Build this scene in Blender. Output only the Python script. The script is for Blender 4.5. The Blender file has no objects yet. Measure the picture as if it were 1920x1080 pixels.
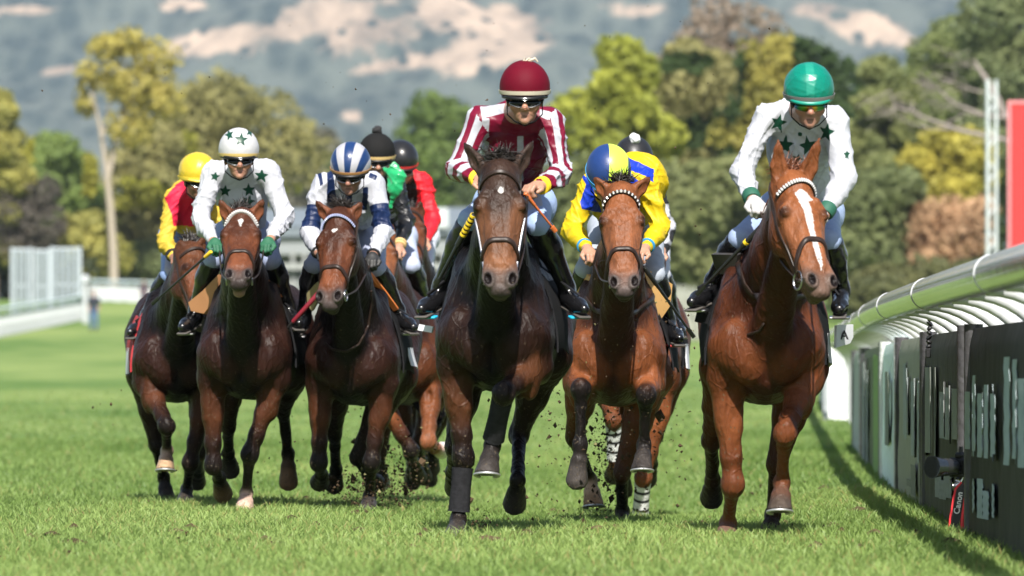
import bpy, math, random
import numpy as np
from mathutils import Vector, Matrix
random.seed(7)
RNG = np.random.default_rng(11)
SC = bpy.context.scene
COL = SC.collection

# ------------------------------------------------------------------ camera, sky, sun, exposure
F = 10667.0            # focal length in photograph pixels (1920 wide): a 200 mm lens
CAMZ, YH = 0.76, 703.0
cam_data = bpy.data.cameras.new("camera")
cam = bpy.data.objects.new("camera", cam_data)
COL.objects.link(cam)
cam.location = (0, 0, CAMZ)
cam.rotation_euler = (math.radians(90), 0, 0)
cam_data.sensor_width = 36.0
cam_data.lens = F * 36.0 / 1920.0
cam_data.shift_y = (YH - 540.0) / 1920.0
cam_data.clip_start, cam_data.clip_end = 0.5, 20000.0
cam_data.dof.use_dof = True
cam_data.dof.focus_distance = 29.4
cam_data.dof.aperture_fstop = 4.4
SC.camera = cam

SUN_ELEV, SUN_AZ = math.radians(47), math.radians(3.2)     # azimuth: to the right of straight behind the camera
sun_dir = Vector((math.sin(SUN_AZ) * math.cos(SUN_ELEV), -math.cos(SUN_AZ) * math.cos(SUN_ELEV), math.sin(SUN_ELEV)))
world = bpy.data.worlds.new("World")
SC.world = world
world.use_nodes = True
wn = world.node_tree
sky = wn.nodes.new("ShaderNodeTexSky")
sky.sky_type = 'NISHITA'
sky.sun_disc = False
sky.sun_elevation = SUN_ELEV
sky.sun_rotation = math.atan2(sun_dir.x, sun_dir.y)
sky.air_density, sky.dust_density = 1.0, 1.5
wn.nodes["Background"].inputs["Strength"].default_value = 0.068
wn.links.new(sky.outputs[0], wn.nodes["Background"].inputs["Color"])
sun_data = bpy.data.lights.new("sun", 'SUN')
sun_data.energy, sun_data.angle, sun_data.color = 5.0, math.radians(0.5), (1.0, 0.95, 0.88)
sun = bpy.data.objects.new("sun", sun_data)
sun.rotation_euler = (-sun_dir).to_track_quat('-Z', 'Y').to_euler()
COL.objects.link(sun)
SC.view_settings.view_transform = 'Standard'
SC.view_settings.look = 'None'
SC.view_settings.exposure = 1.12
SC.view_settings.gamma = 1.0
SC.render.engine = 'CYCLES'
SC.cycles.use_denoising = True
SC.cycles.max_bounces = 6
SC.cycles.volume_bounces = 0
SC.cycles.sample_clamp_indirect = 4.0

# ------------------------------------------------------------------ small helpers
def P(px, py, d):
    return np.array([(px - 960.0) / F * d, d, CAMZ + (YH - py) / F * d])

def unit(v):
    v = np.asarray(v, float)
    return v / max(np.linalg.norm(v), 1e-9)

def axes(fwd, up):
    f_ = unit(fwd); r_ = unit(np.cross(f_, up)); return np.stack([r_, f_, np.cross(r_, f_)])

def smooth(a, b, x):
    t = np.clip((x - a) / (b - a), 0, 1)
    return t * t * (3 - 2 * t)

def lerp(a, b, t):
    return np.asarray(a, float) * (1 - t) + np.asarray(b, float) * t

def value_noise(x, y, seed=0):
    xi, yi = np.floor(x).astype(np.int64), np.floor(y).astype(np.int64)
    fx, fy = x - xi, y - yi
    fx, fy = fx * fx * (3 - 2 * fx), fy * fy * (3 - 2 * fy)
    def h(i, j):
        n = (i * 374761393 + j * 668265263 + seed * 144665) & 0x7fffffff
        n = ((n ^ (n >> 13)) * 1274126177) & 0x7fffffff
        return ((n ^ (n >> 16)) & 0xffff) / 65535.0
    return (h(xi, yi) * (1 - fx) + h(xi + 1, yi) * fx) * (1 - fy) + (h(xi, yi + 1) * (1 - fx) + h(xi + 1, yi + 1) * fx) * fy

def fbm(x, y, seed=0, octaves=4):
    s, a, t = 0, 0.5, 0
    for o in range(octaves):
        s = s + a * value_noise(x * 2 ** o, y * 2 ** o, seed + o * 17)
        t += a
        a *= 0.5
    return s / t

def new_mesh(name, co, faces, smooth_shade=True, normals=None):
    """faces: (m,k) int array or list of such arrays"""
    me = bpy.data.meshes.new(name)
    co = np.asarray(co, np.float32)
    fl = [np.asarray(f, np.int32) for f in (faces if isinstance(faces, list) else [faces]) if len(f)]
    me.vertices.add(len(co))
    me.vertices.foreach_set("co", co.ravel())
    loops = np.concatenate([f.ravel() for f in fl]) if fl else np.zeros(0, np.int32)
    starts, off = [], 0
    for f in fl:
        starts.append(off + np.arange(len(f), dtype=np.int32) * f.shape[1])
        off += f.size
    starts = np.concatenate(starts) if starts else np.zeros(0, np.int32)
    me.loops.add(len(loops))
    me.loops.foreach_set("vertex_index", loops)
    me.polygons.add(len(starts))
    me.polygons.foreach_set("loop_start", starts)
    me.polygons.foreach_set("use_smooth", np.full(len(starts), bool(smooth_shade)))
    me.update(calc_edges=True)
    me.validate()
    if normals is not None:
        me.normals_split_custom_set_from_vertices(np.asarray(normals, np.float32))
    return me

def set_attr(me, name, arr):
    arr = np.asarray(arr, np.float32)
    if arr.ndim == 2:
        a = me.attributes.new(name, 'FLOAT_COLOR', 'POINT')
        if arr.shape[1] == 3:
            arr = np.concatenate([arr, np.ones((len(arr), 1), np.float32)], 1)
        a.data.foreach_set("color", arr.ravel())
    else:
        a = me.attributes.new(name, 'FLOAT', 'POINT')
        a.data.foreach_set("value", arr.ravel())

def link(name, me, mat=None, parent=None, loc=(0, 0, 0)):
    o = bpy.data.objects.new(name, me)
    COL.objects.link(o)
    o.location = loc
    if parent is not None:
        o.parent = parent
    if mat is not None and me is not None:
        me.materials.append(mat)
    return o

def tag(o, label=None, cat=None, group=None, kind=None):
    if label: o["label"] = label
    if cat: o["category"] = cat
    if group: o["group"] = group
    if kind: o["kind"] = kind
    return o

def empty(name, loc, label, cat, group=None):
    o = bpy.data.objects.new(name, None)
    o.empty_display_size = 0.2
    COL.objects.link(o)
    o.location = loc
    return tag(o, label, cat, group)

class MB:
    """collects simple shapes into one mesh"""
    def __init__(s):
        s.v, s.q, s.t, s.n, s.c = [], [], [], 0, []
    def add(s, v, q=None, t=None, col=None):
        v = np.asarray(v, float)
        if q is not None and len(q): s.q.append(np.asarray(q, np.int32) + s.n)
        if t is not None and len(t): s.t.append(np.asarray(t, np.int32) + s.n)
        s.v.append(v)
        if col is not None:
            s.c.append(np.tile(np.asarray(col, float), (len(v), 1)) if np.ndim(col) == 1 else np.asarray(col))
        s.n += len(v)
        return s
    def box(s, c, size, R=None, bev=0.0):
        c, h = np.asarray(c, float), np.asarray(size, float) / 2
        R = np.eye(3) if R is None else np.asarray(R, float)
        sg = np.array([[x, y, z] for x in (-1, 1) for y in (-1, 1) for z in (-1, 1)], float)
        if bev <= 0:
            v = sg * h
            q = [[0, 1, 3, 2], [4, 6, 7, 5], [0, 4, 5, 1], [2, 3, 7, 6], [0, 2, 6, 4], [1, 5, 7, 3]]
            return s.add(v @ R + c, q)
        # chamfered box: 24 vertices
        v, idx = [], {}
        for i, g in enumerate(sg):
            for ax in range(3):
                p = g * (h - bev)
                p[ax] = g[ax] * h[ax]
                idx[(i, ax)] = len(v)
                v.append(p)
        base = [[0, 1, 3, 2], [4, 6, 7, 5], [0, 4, 5, 1], [2, 3, 7, 6], [0, 2, 6, 4], [1, 5, 7, 3]]
        axes = [0, 0, 1, 1, 2, 2]
        q = [[idx[(i, ax)] for i in f] for f, ax in zip(base, axes)]
        t = []
        for i, g in enumerate(sg):
            t.append([idx[(i, 0)], idx[(i, 1)], idx[(i, 2)]])
        for i in range(8):
            for ax in range(3):
                j = i ^ (4 >> ax)
                if j > i:
                    a, b = [k for k in range(3) if k != ax]
                    q.append([idx[(i, a)], idx[(j, a)], idx[(j, b)], idx[(i, b)]])
        return s.add(np.array(v) @ R + c, q, t)
    def tube(s, pts, r, n=10, cap=True, col=None):
        pts = np.asarray(pts, float)
        r = np.full(len(pts), r, float) if np.ndim(r) == 0 else np.asarray(r, float)
        T = np.gradient(pts, axis=0)
        T /= np.maximum(np.linalg.norm(T, axis=1)[:, None], 1e-9)
        up = np.array([0, 0, 1.0]) if abs(T[0][2]) < 0.9 else np.array([1.0, 0, 0])
        rings = []
        N = unit(np.cross(T[0], up))
        for i in range(len(pts)):
            N = unit(N - T[i] * N.dot(T[i]))
            B = np.cross(T[i], N)
            a = np.arange(n) * 2 * np.pi / n
            rings.append(pts[i] + r[i] * (np.cos(a)[:, None] * N + np.sin(a)[:, None] * B))
        v = np.concatenate(rings)
        i, j = np.meshgrid(np.arange(len(pts) - 1), np.arange(n), indexing='ij')
        i, j = i.ravel(), j.ravel()
        q = np.stack([i * n + j, i * n + (j + 1) % n, (i + 1) * n + (j + 1) % n, (i + 1) * n + j], 1)
        t = []
        if cap:
            v = np.concatenate([v, pts[:1], pts[-1:]])
            k = len(pts) * n
            for a in range(n):
                t.append([k, (a + 1) % n, a])
                t.append([k + 1, k - n + a, k - n + (a + 1) % n])
        return s.add(v, q, t, col)
    def ribbon(s, pts, nor, w, th):
        """a flat strap lying on a surface: pts on it, nor the outward normals"""
        pts, nor = np.asarray(pts, float), np.asarray(nor, float)
        T = np.gradient(pts, axis=0)
        T /= np.maximum(np.linalg.norm(T, axis=1)[:, None], 1e-9)
        B = np.cross(T, nor)
        B /= np.maximum(np.linalg.norm(B, axis=1)[:, None], 1e-9)
        N = np.cross(B, T)
        w = np.full(len(pts), w) if np.ndim(w) == 0 else np.asarray(w)
        w = w[:, None]
        prof = [(-.5, -.6), (-.5, .55), (-.32, 1), (.32, 1), (.5, .55), (.5, -.6)]
        v = np.concatenate([pts + B * w * a + N * th * b for a, b in prof])
        n, m = len(prof), len(pts)
        i, j = np.meshgrid(np.arange(m - 1), np.arange(n), indexing='ij')
        i, j = i.ravel(), j.ravel()
        q = np.stack([j * m + i, j * m + i + 1, ((j + 1) % n) * m + i + 1, ((j + 1) % n) * m + i], 1)
        ends = [[j * m for j in range(n)], [j * m + m - 1 for j in range(n)][::-1]]
        q = np.concatenate([q, [[e[0], e[1], e[2], e[3]] for e in ends], [[e[0], e[3], e[4], e[5]] for e in ends]])
        return s.add(v, q)
    def sheet(s, grid, nor, th):
        """grid (a,b,3) of points, thickened along nor (a,b,3)"""
        g, n = np.asarray(grid, float), np.asarray(nor, float)
        a, b = g.shape[:2]
        top, bot = (g + n * th).reshape(-1, 3), g.reshape(-1, 3)
        i, j = np.meshgrid(np.arange(a - 1), np.arange(b - 1), indexing='ij')
        i, j = i.ravel(), j.ravel()
        q = np.stack([i * b + j, i * b + j + 1, (i + 1) * b + j + 1, (i + 1) * b + j], 1)
        k = a * b
        rim = [i0 * b for i0 in range(a)] + [(a - 1) * b + j0 for j0 in range(1, b)] + [i0 * b + b - 1 for i0 in range(a - 2, -1, -1)] + [j0 for j0 in range(b - 2, 0, -1)]
        rq = [[rim[x], rim[(x + 1) % len(rim)], rim[(x + 1) % len(rim)] + k, rim[x] + k] for x in range(len(rim))]
        return s.add(np.concatenate([bot, top]), np.concatenate([q + k, q[:, ::-1], rq]))
    def slab(s, poly, depth_vec):
        """closed polygon (n,3) extruded along depth_vec"""
        p = np.asarray(poly, float)
        n = len(p)
        c = p.mean(0)
        dv = np.asarray(depth_vec, float)
        v = np.concatenate([p, p + dv, [c], [c + dv]])
        t = [[2 * n, i, (i + 1) % n] for i in range(n)] + [[2 * n + 1, n + (i + 1) % n, n + i] for i in range(n)]
        q = [[i, n + i, n + (i + 1) % n, (i + 1) % n] for i in range(n)]
        return s.add(v, q, t)
    def mesh(s, name, origin=(0, 0, 0), smooth_shade=True):
        v = np.concatenate(s.v) - np.asarray(origin, float)
        fs = []
        if s.q: fs.append(np.concatenate(s.q))
        if s.t: fs.append(np.concatenate(s.t))
        me = new_mesh(name, v, fs, smooth_shade)
        if s.c: set_attr(me, "Col", np.concatenate(s.c))
        return me
    def build(s, name, mat, parent=None, origin=(0, 0, 0), smooth_shade=True):
        me = s.mesh(name, origin, smooth_shade)
        if smooth_shade:
            try: me.set_sharp_from_angle(angle=math.radians(40))
            except Exception: pass
        return link(name, me, mat, parent, origin if parent is None else (0, 0, 0))

# ------------------------------------------------------------------ implicit bodies: round cones and ellipsoids blended into one skin
class Field:
    def __init__(s):
        s.p = []
        s.paint_list = []
    def paint(s, c, r, R=None, col=(0, 0, 0), soft=.35, amt=1.0):
        s.paint_list.append((np.asarray(c, float), np.full(3, r, float) if np.ndim(r) == 0 else np.asarray(r, float), np.eye(3) if R is None else np.asarray(R, float), np.asarray(col, float), soft, amt))
    def cap(s, a, b, ra, rb, k=.03, ca=None, cb=None, flat=None, sub=False, g=0):
        s.p.append(dict(t='c', a=np.asarray(a, float), b=np.asarray(b, float), ra=ra, rb=rb, k=k, ca=ca, cb=cb if cb is not None else ca, flat=flat, sub=sub, g=g))
    def ell(s, c, r, R=None, k=.03, col=None, sub=False, g=0):
        r = np.full(3, r, float) if np.ndim(r) == 0 else np.asarray(r, float)
        s.p.append(dict(t='e', c=np.asarray(c, float), r=r, R=np.eye(3) if R is None else np.asarray(R, float), k=k, ca=col, cb=col, sub=sub, g=g))
    def hoof(s, a, b, ra, rb, n, k=.004, col=None, g=0):
        s.p.append(dict(t='h', a=np.asarray(a, float), b=np.asarray(b, float), ra=ra, rb=rb, n=unit(n), k=k, ca=col, cb=col, sub=False, g=g))
    def cut(s, c, n, k=.004):
        s.p.append(dict(t='p', c=np.asarray(c, float), n=unit(n), k=k, ca=None, cb=None, sub=True, g=0))
    def bbox(s, q):
        if q['t'] == 'c':
            f = 1.0
            if q['flat'] is not None: f = max(1.0, q['flat'][1])
            lo = np.minimum(q['a'] - q['ra'] * f, q['b'] - q['rb'] * f)
            hi = np.maximum(q['a'] + q['ra'] * f, q['b'] + q['rb'] * f)
        elif q['t'] == 'h':
            m = max(q['ra'], q['rb']) * 1.5
            lo, hi = np.minimum(q['a'], q['b']) - m, np.maximum(q['a'], q['b']) + m
        else:
            e = np.abs(q['R'].T * q['r']).max(axis=1) if False else np.sqrt(((q['R'] * q['r'][:, None]) ** 2).sum(0))
            lo, hi = q['c'] - e, q['c'] + e
        return lo, hi
    @staticmethod
    def dist(q, x, y, z):
        if q['t'] == 'c':
            a, ab = q['a'], q['b'] - q['a']
            L2 = max(ab.dot(ab), 1e-12)
            px, py, pz = x - a[0], y - a[1], z - a[2]
            t = np.clip((px * ab[0] + py * ab[1] + pz * ab[2]) / L2, 0, 1)
            dx, dy, dz = px - t * ab[0], py - t * ab[1], pz - t * ab[2]
            if q['flat'] is not None:
                n, f = q['flat']
                c = (dx * n[0] + dy * n[1] + dz * n[2]) * (1.0 / f - 1.0)
                dx, dy, dz = dx + c * n[0], dy + c * n[1], dz + c * n[2]
            return np.sqrt(dx * dx + dy * dy + dz * dz) - (q['ra'] + (q['rb'] - q['ra']) * t), t
        if q['t'] == 'h':
            a, ab = q['a'], q['b'] - q['a']
            L2 = max(ab.dot(ab), 1e-12)
            px, py, pz = x - a[0], y - a[1], z - a[2]
            t = np.clip((px * ab[0] + py * ab[1] + pz * ab[2]) / L2, 0, 1.15)
            dx, dy, dz = px - t * ab[0], py - t * ab[1], pz - t * ab[2]
            rad = np.sqrt(dx * dx + dy * dy + dz * dz) - (q['ra'] + (q['rb'] - q['ra']) * t)
            n, b = q['n'], q['b']
            pl = (x - b[0]) * n[0] + (y - b[1]) * n[1] + (z - b[2]) * n[2]
            return np.maximum(rad, pl), t
        if q['t'] == 'p':
            n, c = q['n'], q['c']
            return -((x - c[0]) * n[0] + (y - c[1]) * n[1] + (z - c[2]) * n[2]), x * 0
        c, R, r = q['c'], q['R'], q['r']
        dx, dy, dz = x - c[0], y - c[1], z - c[2]
        u = [R[i][0] * dx + R[i][1] * dy + R[i][2] * dz for i in range(3)]
        k0 = np.sqrt(sum((u[i] / r[i]) ** 2 for i in range(3)))
        k1 = np.sqrt(sum((u[i] / r[i] ** 2) ** 2 for i in range(3))) + 1e-6
        return k0 * (k0 - 1.0) / k1, x * 0
    @staticmethod
    def blend(g, d, k, sub):
        if sub:
            h = np.maximum(k - np.abs(g + d), 0) / k
            return np.maximum(g, -d) + h * h * k * .25
        h = np.maximum(k - np.abs(g - d), 0) / k
        return np.minimum(g, d) - h * h * k * .25
    def at(s, X):
        X = np.atleast_2d(X)
        g = np.full(len(X), 10.0)
        for q in s.p:
            d, _ = s.dist(q, X[:, 0], X[:, 1], X[:, 2])
            g = s.blend(g, d, q['k'], q['sub'])
        return g
    def grad(s, X, e=.004):
        X = np.atleast_2d(X)
        return np.stack([(s.at(X + e * np.eye(3)[i]) - s.at(X - e * np.eye(3)[i])) / (2 * e) for i in range(3)], 1)
    def project(s, X, it=8):
        X = np.atleast_2d(np.asarray(X, float)).copy()
        for _ in range(it):
            f, G = s.at(X), s.grad(X)
            X -= (np.clip(f, -.06, .06) / np.maximum((G * G).sum(1), .2))[:, None] * G
        G = s.grad(X)
        return X, G / np.maximum(np.linalg.norm(G, axis=1)[:, None], 1e-6)
    def hit(s, px, py, d_start, d_end=1.6):
        """first surface point seen along the line of sight through a picture point"""
        ds = d_start + np.arange(0, d_end, .006)
        X = np.stack([P(px, py, d) for d in ds])
        f = s.at(X)
        i = np.argmax(f < 0) if (f < 0).any() else int(np.argmin(f))
        return X[i]
    def grid(s, h):
        bb = [s.bbox(q) for q in s.p if not q['sub']]
        lo = np.min([b[0] for b in bb], 0) - .03
        hi = np.max([b[1] for b in bb], 0) + .03
        n = np.ceil((hi - lo) / h).astype(int) + 1
        g = np.full(n, 1.0, np.float32)
        ax = [lo[i] + h * np.arange(n[i]) for i in range(3)]
        for q in s.p:
            if q['t'] == 'p':
                a, b = np.zeros(3, int), n
            else:
                l, u = s.bbox(q)
                m = q['k'] + 3 * h
                a = np.maximum(np.floor((l - m - lo) / h).astype(int), 0)
                b = np.minimum(np.ceil((u + m - lo) / h).astype(int) + 1, n)
                if (b <= a).any(): continue
            sl = tuple(slice(a[i], b[i]) for i in range(3))
            x = ax[0][sl[0]].astype(np.float32)[:, None, None]
            y = ax[1][sl[1]].astype(np.float32)[None, :, None]
            z = ax[2][sl[2]].astype(np.float32)[None, None, :]
            d, _ = s.dist(q, x, y, z)
            g[sl] = s.blend(g[sl], d.astype(np.float32) if d.shape == g[sl].shape else np.broadcast_to(d, g[sl].shape), q['k'], q['sub'])
        return g, lo
    def surface(s, h):
        g, lo = s.grid(h)
        sg = g < 0
        c = np.zeros(np.array(g.shape) - 1, np.uint8)
        offs = [(i, j, k) for i in (0, 1) for j in (0, 1) for k in (0, 1)]
        nx, ny, nz = c.shape
        for i, j, k in offs:
            c += sg[i:i + nx, j:j + ny, k:k + nz]
        act = (c > 0) & (c < 8)
        idx = np.argwhere(act)
        vid = np.full(c.shape, -1, np.int32)
        vid[act] = np.arange(len(idx), dtype=np.int32)
        pos, cnt = np.zeros((len(idx), 3)), np.zeros(len(idx))
        for a in offs:
            for d in range(3):
                if a[d] == 0:
                    b = list(a); b[d] = 1
                    va = g[tuple((idx + a).T)]
                    vb = g[tuple((idx + b).T)]
                    cr = (va < 0) != (vb < 0)
                    t = np.where(cr, va / np.where(cr, va - vb, 1), 0)
                    pos += cr[:, None] * (np.array(a) + t[:, None] * (np.array(b) - np.array(a)))
                    cnt += cr
        v = lo + h * (idx + pos / np.maximum(cnt, 1)[:, None])
        faces = []
        for d in range(3):
            u, w = [(1, 2), (2, 0), (0, 1)][d]
            n0 = np.take(sg, range(0, g.shape[d] - 1), axis=d)
            n1 = np.take(sg, range(1, g.shape[d]), axis=d)
            e = np.argwhere(n0 != n1)
            e = e[(e[:, u] > 0) & (e[:, w] > 0) & (e[:, u] < g.shape[u] - 1) & (e[:, w] < g.shape[w] - 1)]
            fl = n0[tuple(e.T)]
            du, dw = np.eye(3, dtype=int)[u], np.eye(3, dtype=int)[w]
            q = np.stack([vid[tuple((e - du - dw).T)], vid[tuple((e - dw).T)], vid[tuple(e.T)], vid[tuple((e - du).T)]], 1)
            q[~fl] = q[~fl][:, ::-1]
            faces.append(q)
        faces = np.concatenate(faces)
        faces = faces[(faces >= 0).all(1)]
        # refine onto the surface and take normals from the field
        def samp(X):
            q = (X - lo) / h
            i = np.clip(np.floor(q).astype(int), 0, np.array(g.shape) - 2)
            f = q - i
            r = 0
            for o in offs:
                wgt = np.prod(np.where(np.array(o) == 1, f, 1 - f), axis=1)
                r = r + wgt * g[tuple((i + o).T)]
            return r
        for _ in range(2):
            G = np.stack([(samp(v + h * .7 * np.eye(3)[i]) - samp(v - h * .7 * np.eye(3)[i])) / (1.4 * h) for i in range(3)], 1)
            L2 = np.maximum((G * G).sum(1), .25)
            v = v - (np.clip(samp(v), -h * .6, h * .6) / L2)[:, None] * G
        G = np.stack([(samp(v + h * np.eye(3)[i]) - samp(v - h * np.eye(3)[i])) for i in range(3)], 1)
        N = G / np.maximum(np.linalg.norm(G, axis=1)[:, None], 1e-9)
        return v, faces, N
    def colors(s, v, sharp=.012, default=(.5, .5, .5)):
        num, den = np.zeros((len(v), 3)), np.full(len(v), 1e-9)
        for q in s.p:
            if q['ca'] is None or q['sub']: continue
            l, u = s.bbox(q)
            m = ((v > l - .1) & (v < u + .1)).all(1)
            if not m.any(): continue
            d, t = s.dist(q, v[m, 0], v[m, 1], v[m, 2])
            w = np.exp(-np.clip(d + .02, -.1, .3) / sharp)
            tt = np.clip(t, 0, 1)[:, None] if np.ndim(t) else 0
            num[m] += w[:, None] * (np.asarray(q['ca']) * (1 - tt) + np.asarray(q['cb']) * tt)
            den[m] += w
        bad = den < 1e-6
        c = num / den[:, None]
        c[bad] = default
        for pc, r, R, col, soft, amt in s.paint_list:
            u = ((v - pc) @ R.T) / r
            k = (1 - smooth(1 - soft, 1 + soft, np.linalg.norm(u, axis=1)))[:, None] * amt
            c = c * (1 - k) + col * k
        return c

def frame_pt(c, R, p):
    return c + p[0] * R[0] + p[1] * R[1] + p[2] * R[2]

def poly_mask(x, y, poly):
    """signed distance to a polygon, positive inside"""
    poly = np.asarray(poly, float)
    d = np.full(len(x), 1e9)
    ins = np.zeros(len(x), bool)
    for i in range(len(poly)):
        a, b = poly[i], poly[(i + 1) % len(poly)]
        e = b - a
        wx, wy = x - a[0], y - a[1]
        t = np.clip((wx * e[0] + wy * e[1]) / max(e.dot(e), 1e-9), 0, 1)
        d = np.minimum(d, np.hypot(wx - t * e[0], wy - t * e[1]))
        c = (a[1] > y) != (b[1] > y)
        xc = a[0] + (y - a[1]) / (e[1] if abs(e[1]) > 1e-9 else 1e-9) * e[0]
        ins ^= c & (x < xc)
    return np.where(ins, d, -d)

def star_poly(cx, cy, r, rot=0.0, inner=.42, sx=1.0):
    return [(cx + sx * (r if i % 2 == 0 else r * inner) * math.sin(rot + i * math.pi / 5), cy - (r if i % 2 == 0 else r * inner) * math.cos(rot + i * math.pi / 5)) for i in range(10)]

# ------------------------------------------------------------------ materials
def mat_new(name):
    m = bpy.data.materials.new(name)
    m.use_nodes = True
    nt = m.node_tree
    b = nt.nodes["Principled BSDF"]
    return m, nt, b

def nd(nt, kind, **kw):
    n = nt.nodes.new(kind)
    for k, v in kw.items():
        if k.startswith('i_'):
            key = k[2:].replace('_', ' ')
            n.inputs[key].default_value = v
        else:
            setattr(n, k, v)
    return n

def add_bump(nt, b, scale, strength, dist=.01, detail=3, stretch=None):
    tc = nd(nt, "ShaderNodeTexCoord")
    src = tc.outputs["Object"]
    if stretch:
        mp = nd(nt, "ShaderNodeMapping")
        mp.inputs["Scale"].default_value = stretch
        nt.links.new(src, mp.inputs[0])
        src = mp.outputs[0]
    n = nd(nt, "ShaderNodeTexNoise")
    n.inputs["Scale"].default_value, n.inputs["Detail"].default_value = scale, detail
    nt.links.new(src, n.inputs["Vector"])
    bp = nd(nt, "ShaderNodeBump")
    bp.inputs["Strength"].default_value, bp.inputs["Distance"].default_value = strength, dist
    nt.links.new(n.outputs[0], bp.inputs["Height"])
    nt.links.new(bp.outputs[0], b.inputs["Normal"])
    return n

def plain(name, col, rough=.5, metal=0.0, spec=.5, bump=None, coat=0.0, var=.12, sheen=0.0):
    m, nt, b = mat_new(name)
    b.inputs["Roughness"].default_value, b.inputs["Metallic"].default_value = rough, metal
    b.inputs["Specular IOR Level"].default_value = spec
    b.inputs["Coat Weight"].default_value = coat
    b.inputs["Sheen Weight"].default_value = sheen
    tc = nd(nt, "ShaderNodeTexCoord")
    n = nd(nt, "ShaderNodeTexNoise")
    n.inputs["Scale"].default_value, n.inputs["Detail"].default_value = 14, 4
    nt.links.new(tc.outputs["Object"], n.inputs["Vector"])
    mx = nd(nt, "ShaderNodeMix", data_type='RGBA')
    mx.inputs[6].default_value = (*[c * (1 - var) for c in col], 1)
    mx.inputs[7].default_value = (*[min(c * (1 + var), 1) for c in col], 1)
    nt.links.new(n.outputs[0], mx.inputs[0])
    nt.links.new(mx.outputs[2], b.inputs["Base Color"])
    if bump: add_bump(nt, b, *bump)
    return m

def layered(name, base, layers, rough=.5, spec=.4, bump=(22, .35, .012), sheen=.2, coat=0.0, var=.06, width=.0012):
    """cloth with printed shapes: each layer is (attribute, colour), shown where the attribute is above zero"""
    m, nt, b = mat_new(name)
    b.inputs["Roughness"].default_value = rough
    b.inputs["Specular IOR Level"].default_value = spec
    b.inputs["Coat Weight"].default_value = coat
    cur = None
    for at, col in layers:
        a = nd(nt, "ShaderNodeAttribute", attribute_name=at)
        mr = nd(nt, "ShaderNodeMapRange")
        mr.inputs["From Min"].default_value, mr.inputs["From Max"].default_value = -width, width
        nt.links.new(a.outputs["Fac"], mr.inputs["Value"])
        mx = nd(nt, "ShaderNodeMix", data_type='RGBA')
        if cur is None: mx.inputs[6].default_value = (*base, 1)
        else: nt.links.new(cur, mx.inputs[6])
        mx.inputs[7].default_value = (*col, 1)
        nt.links.new(mr.outputs[0], mx.inputs[0])
        cur = mx.outputs[2]
    tc = nd(nt, "ShaderNodeTexCoord")
    n = nd(nt, "ShaderNodeTexNoise")
    n.inputs["Scale"].default_value, n.inputs["Detail"].default_value = 30, 5
    nt.links.new(tc.outputs["Object"], n.inputs["Vector"])
    mr = nd(nt, "ShaderNodeMapRange")
    mr.inputs["To Min"].default_value, mr.inputs["To Max"].default_value = 1 - var * 2, 1 + var
    nt.links.new(n.outputs[0], mr.inputs["Value"])
    vm = nd(nt, "ShaderNodeVectorMath", operation='SCALE')
    if cur is None: vm.inputs[0].default_value = base
    else: nt.links.new(cur, vm.inputs[0])
    nt.links.new(mr.outputs[0], vm.inputs["Scale"])
    nt.links.new(vm.outputs[0], b.inputs["Base Color"])
    if bump: add_bump(nt, b, *bump)
    return m

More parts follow.
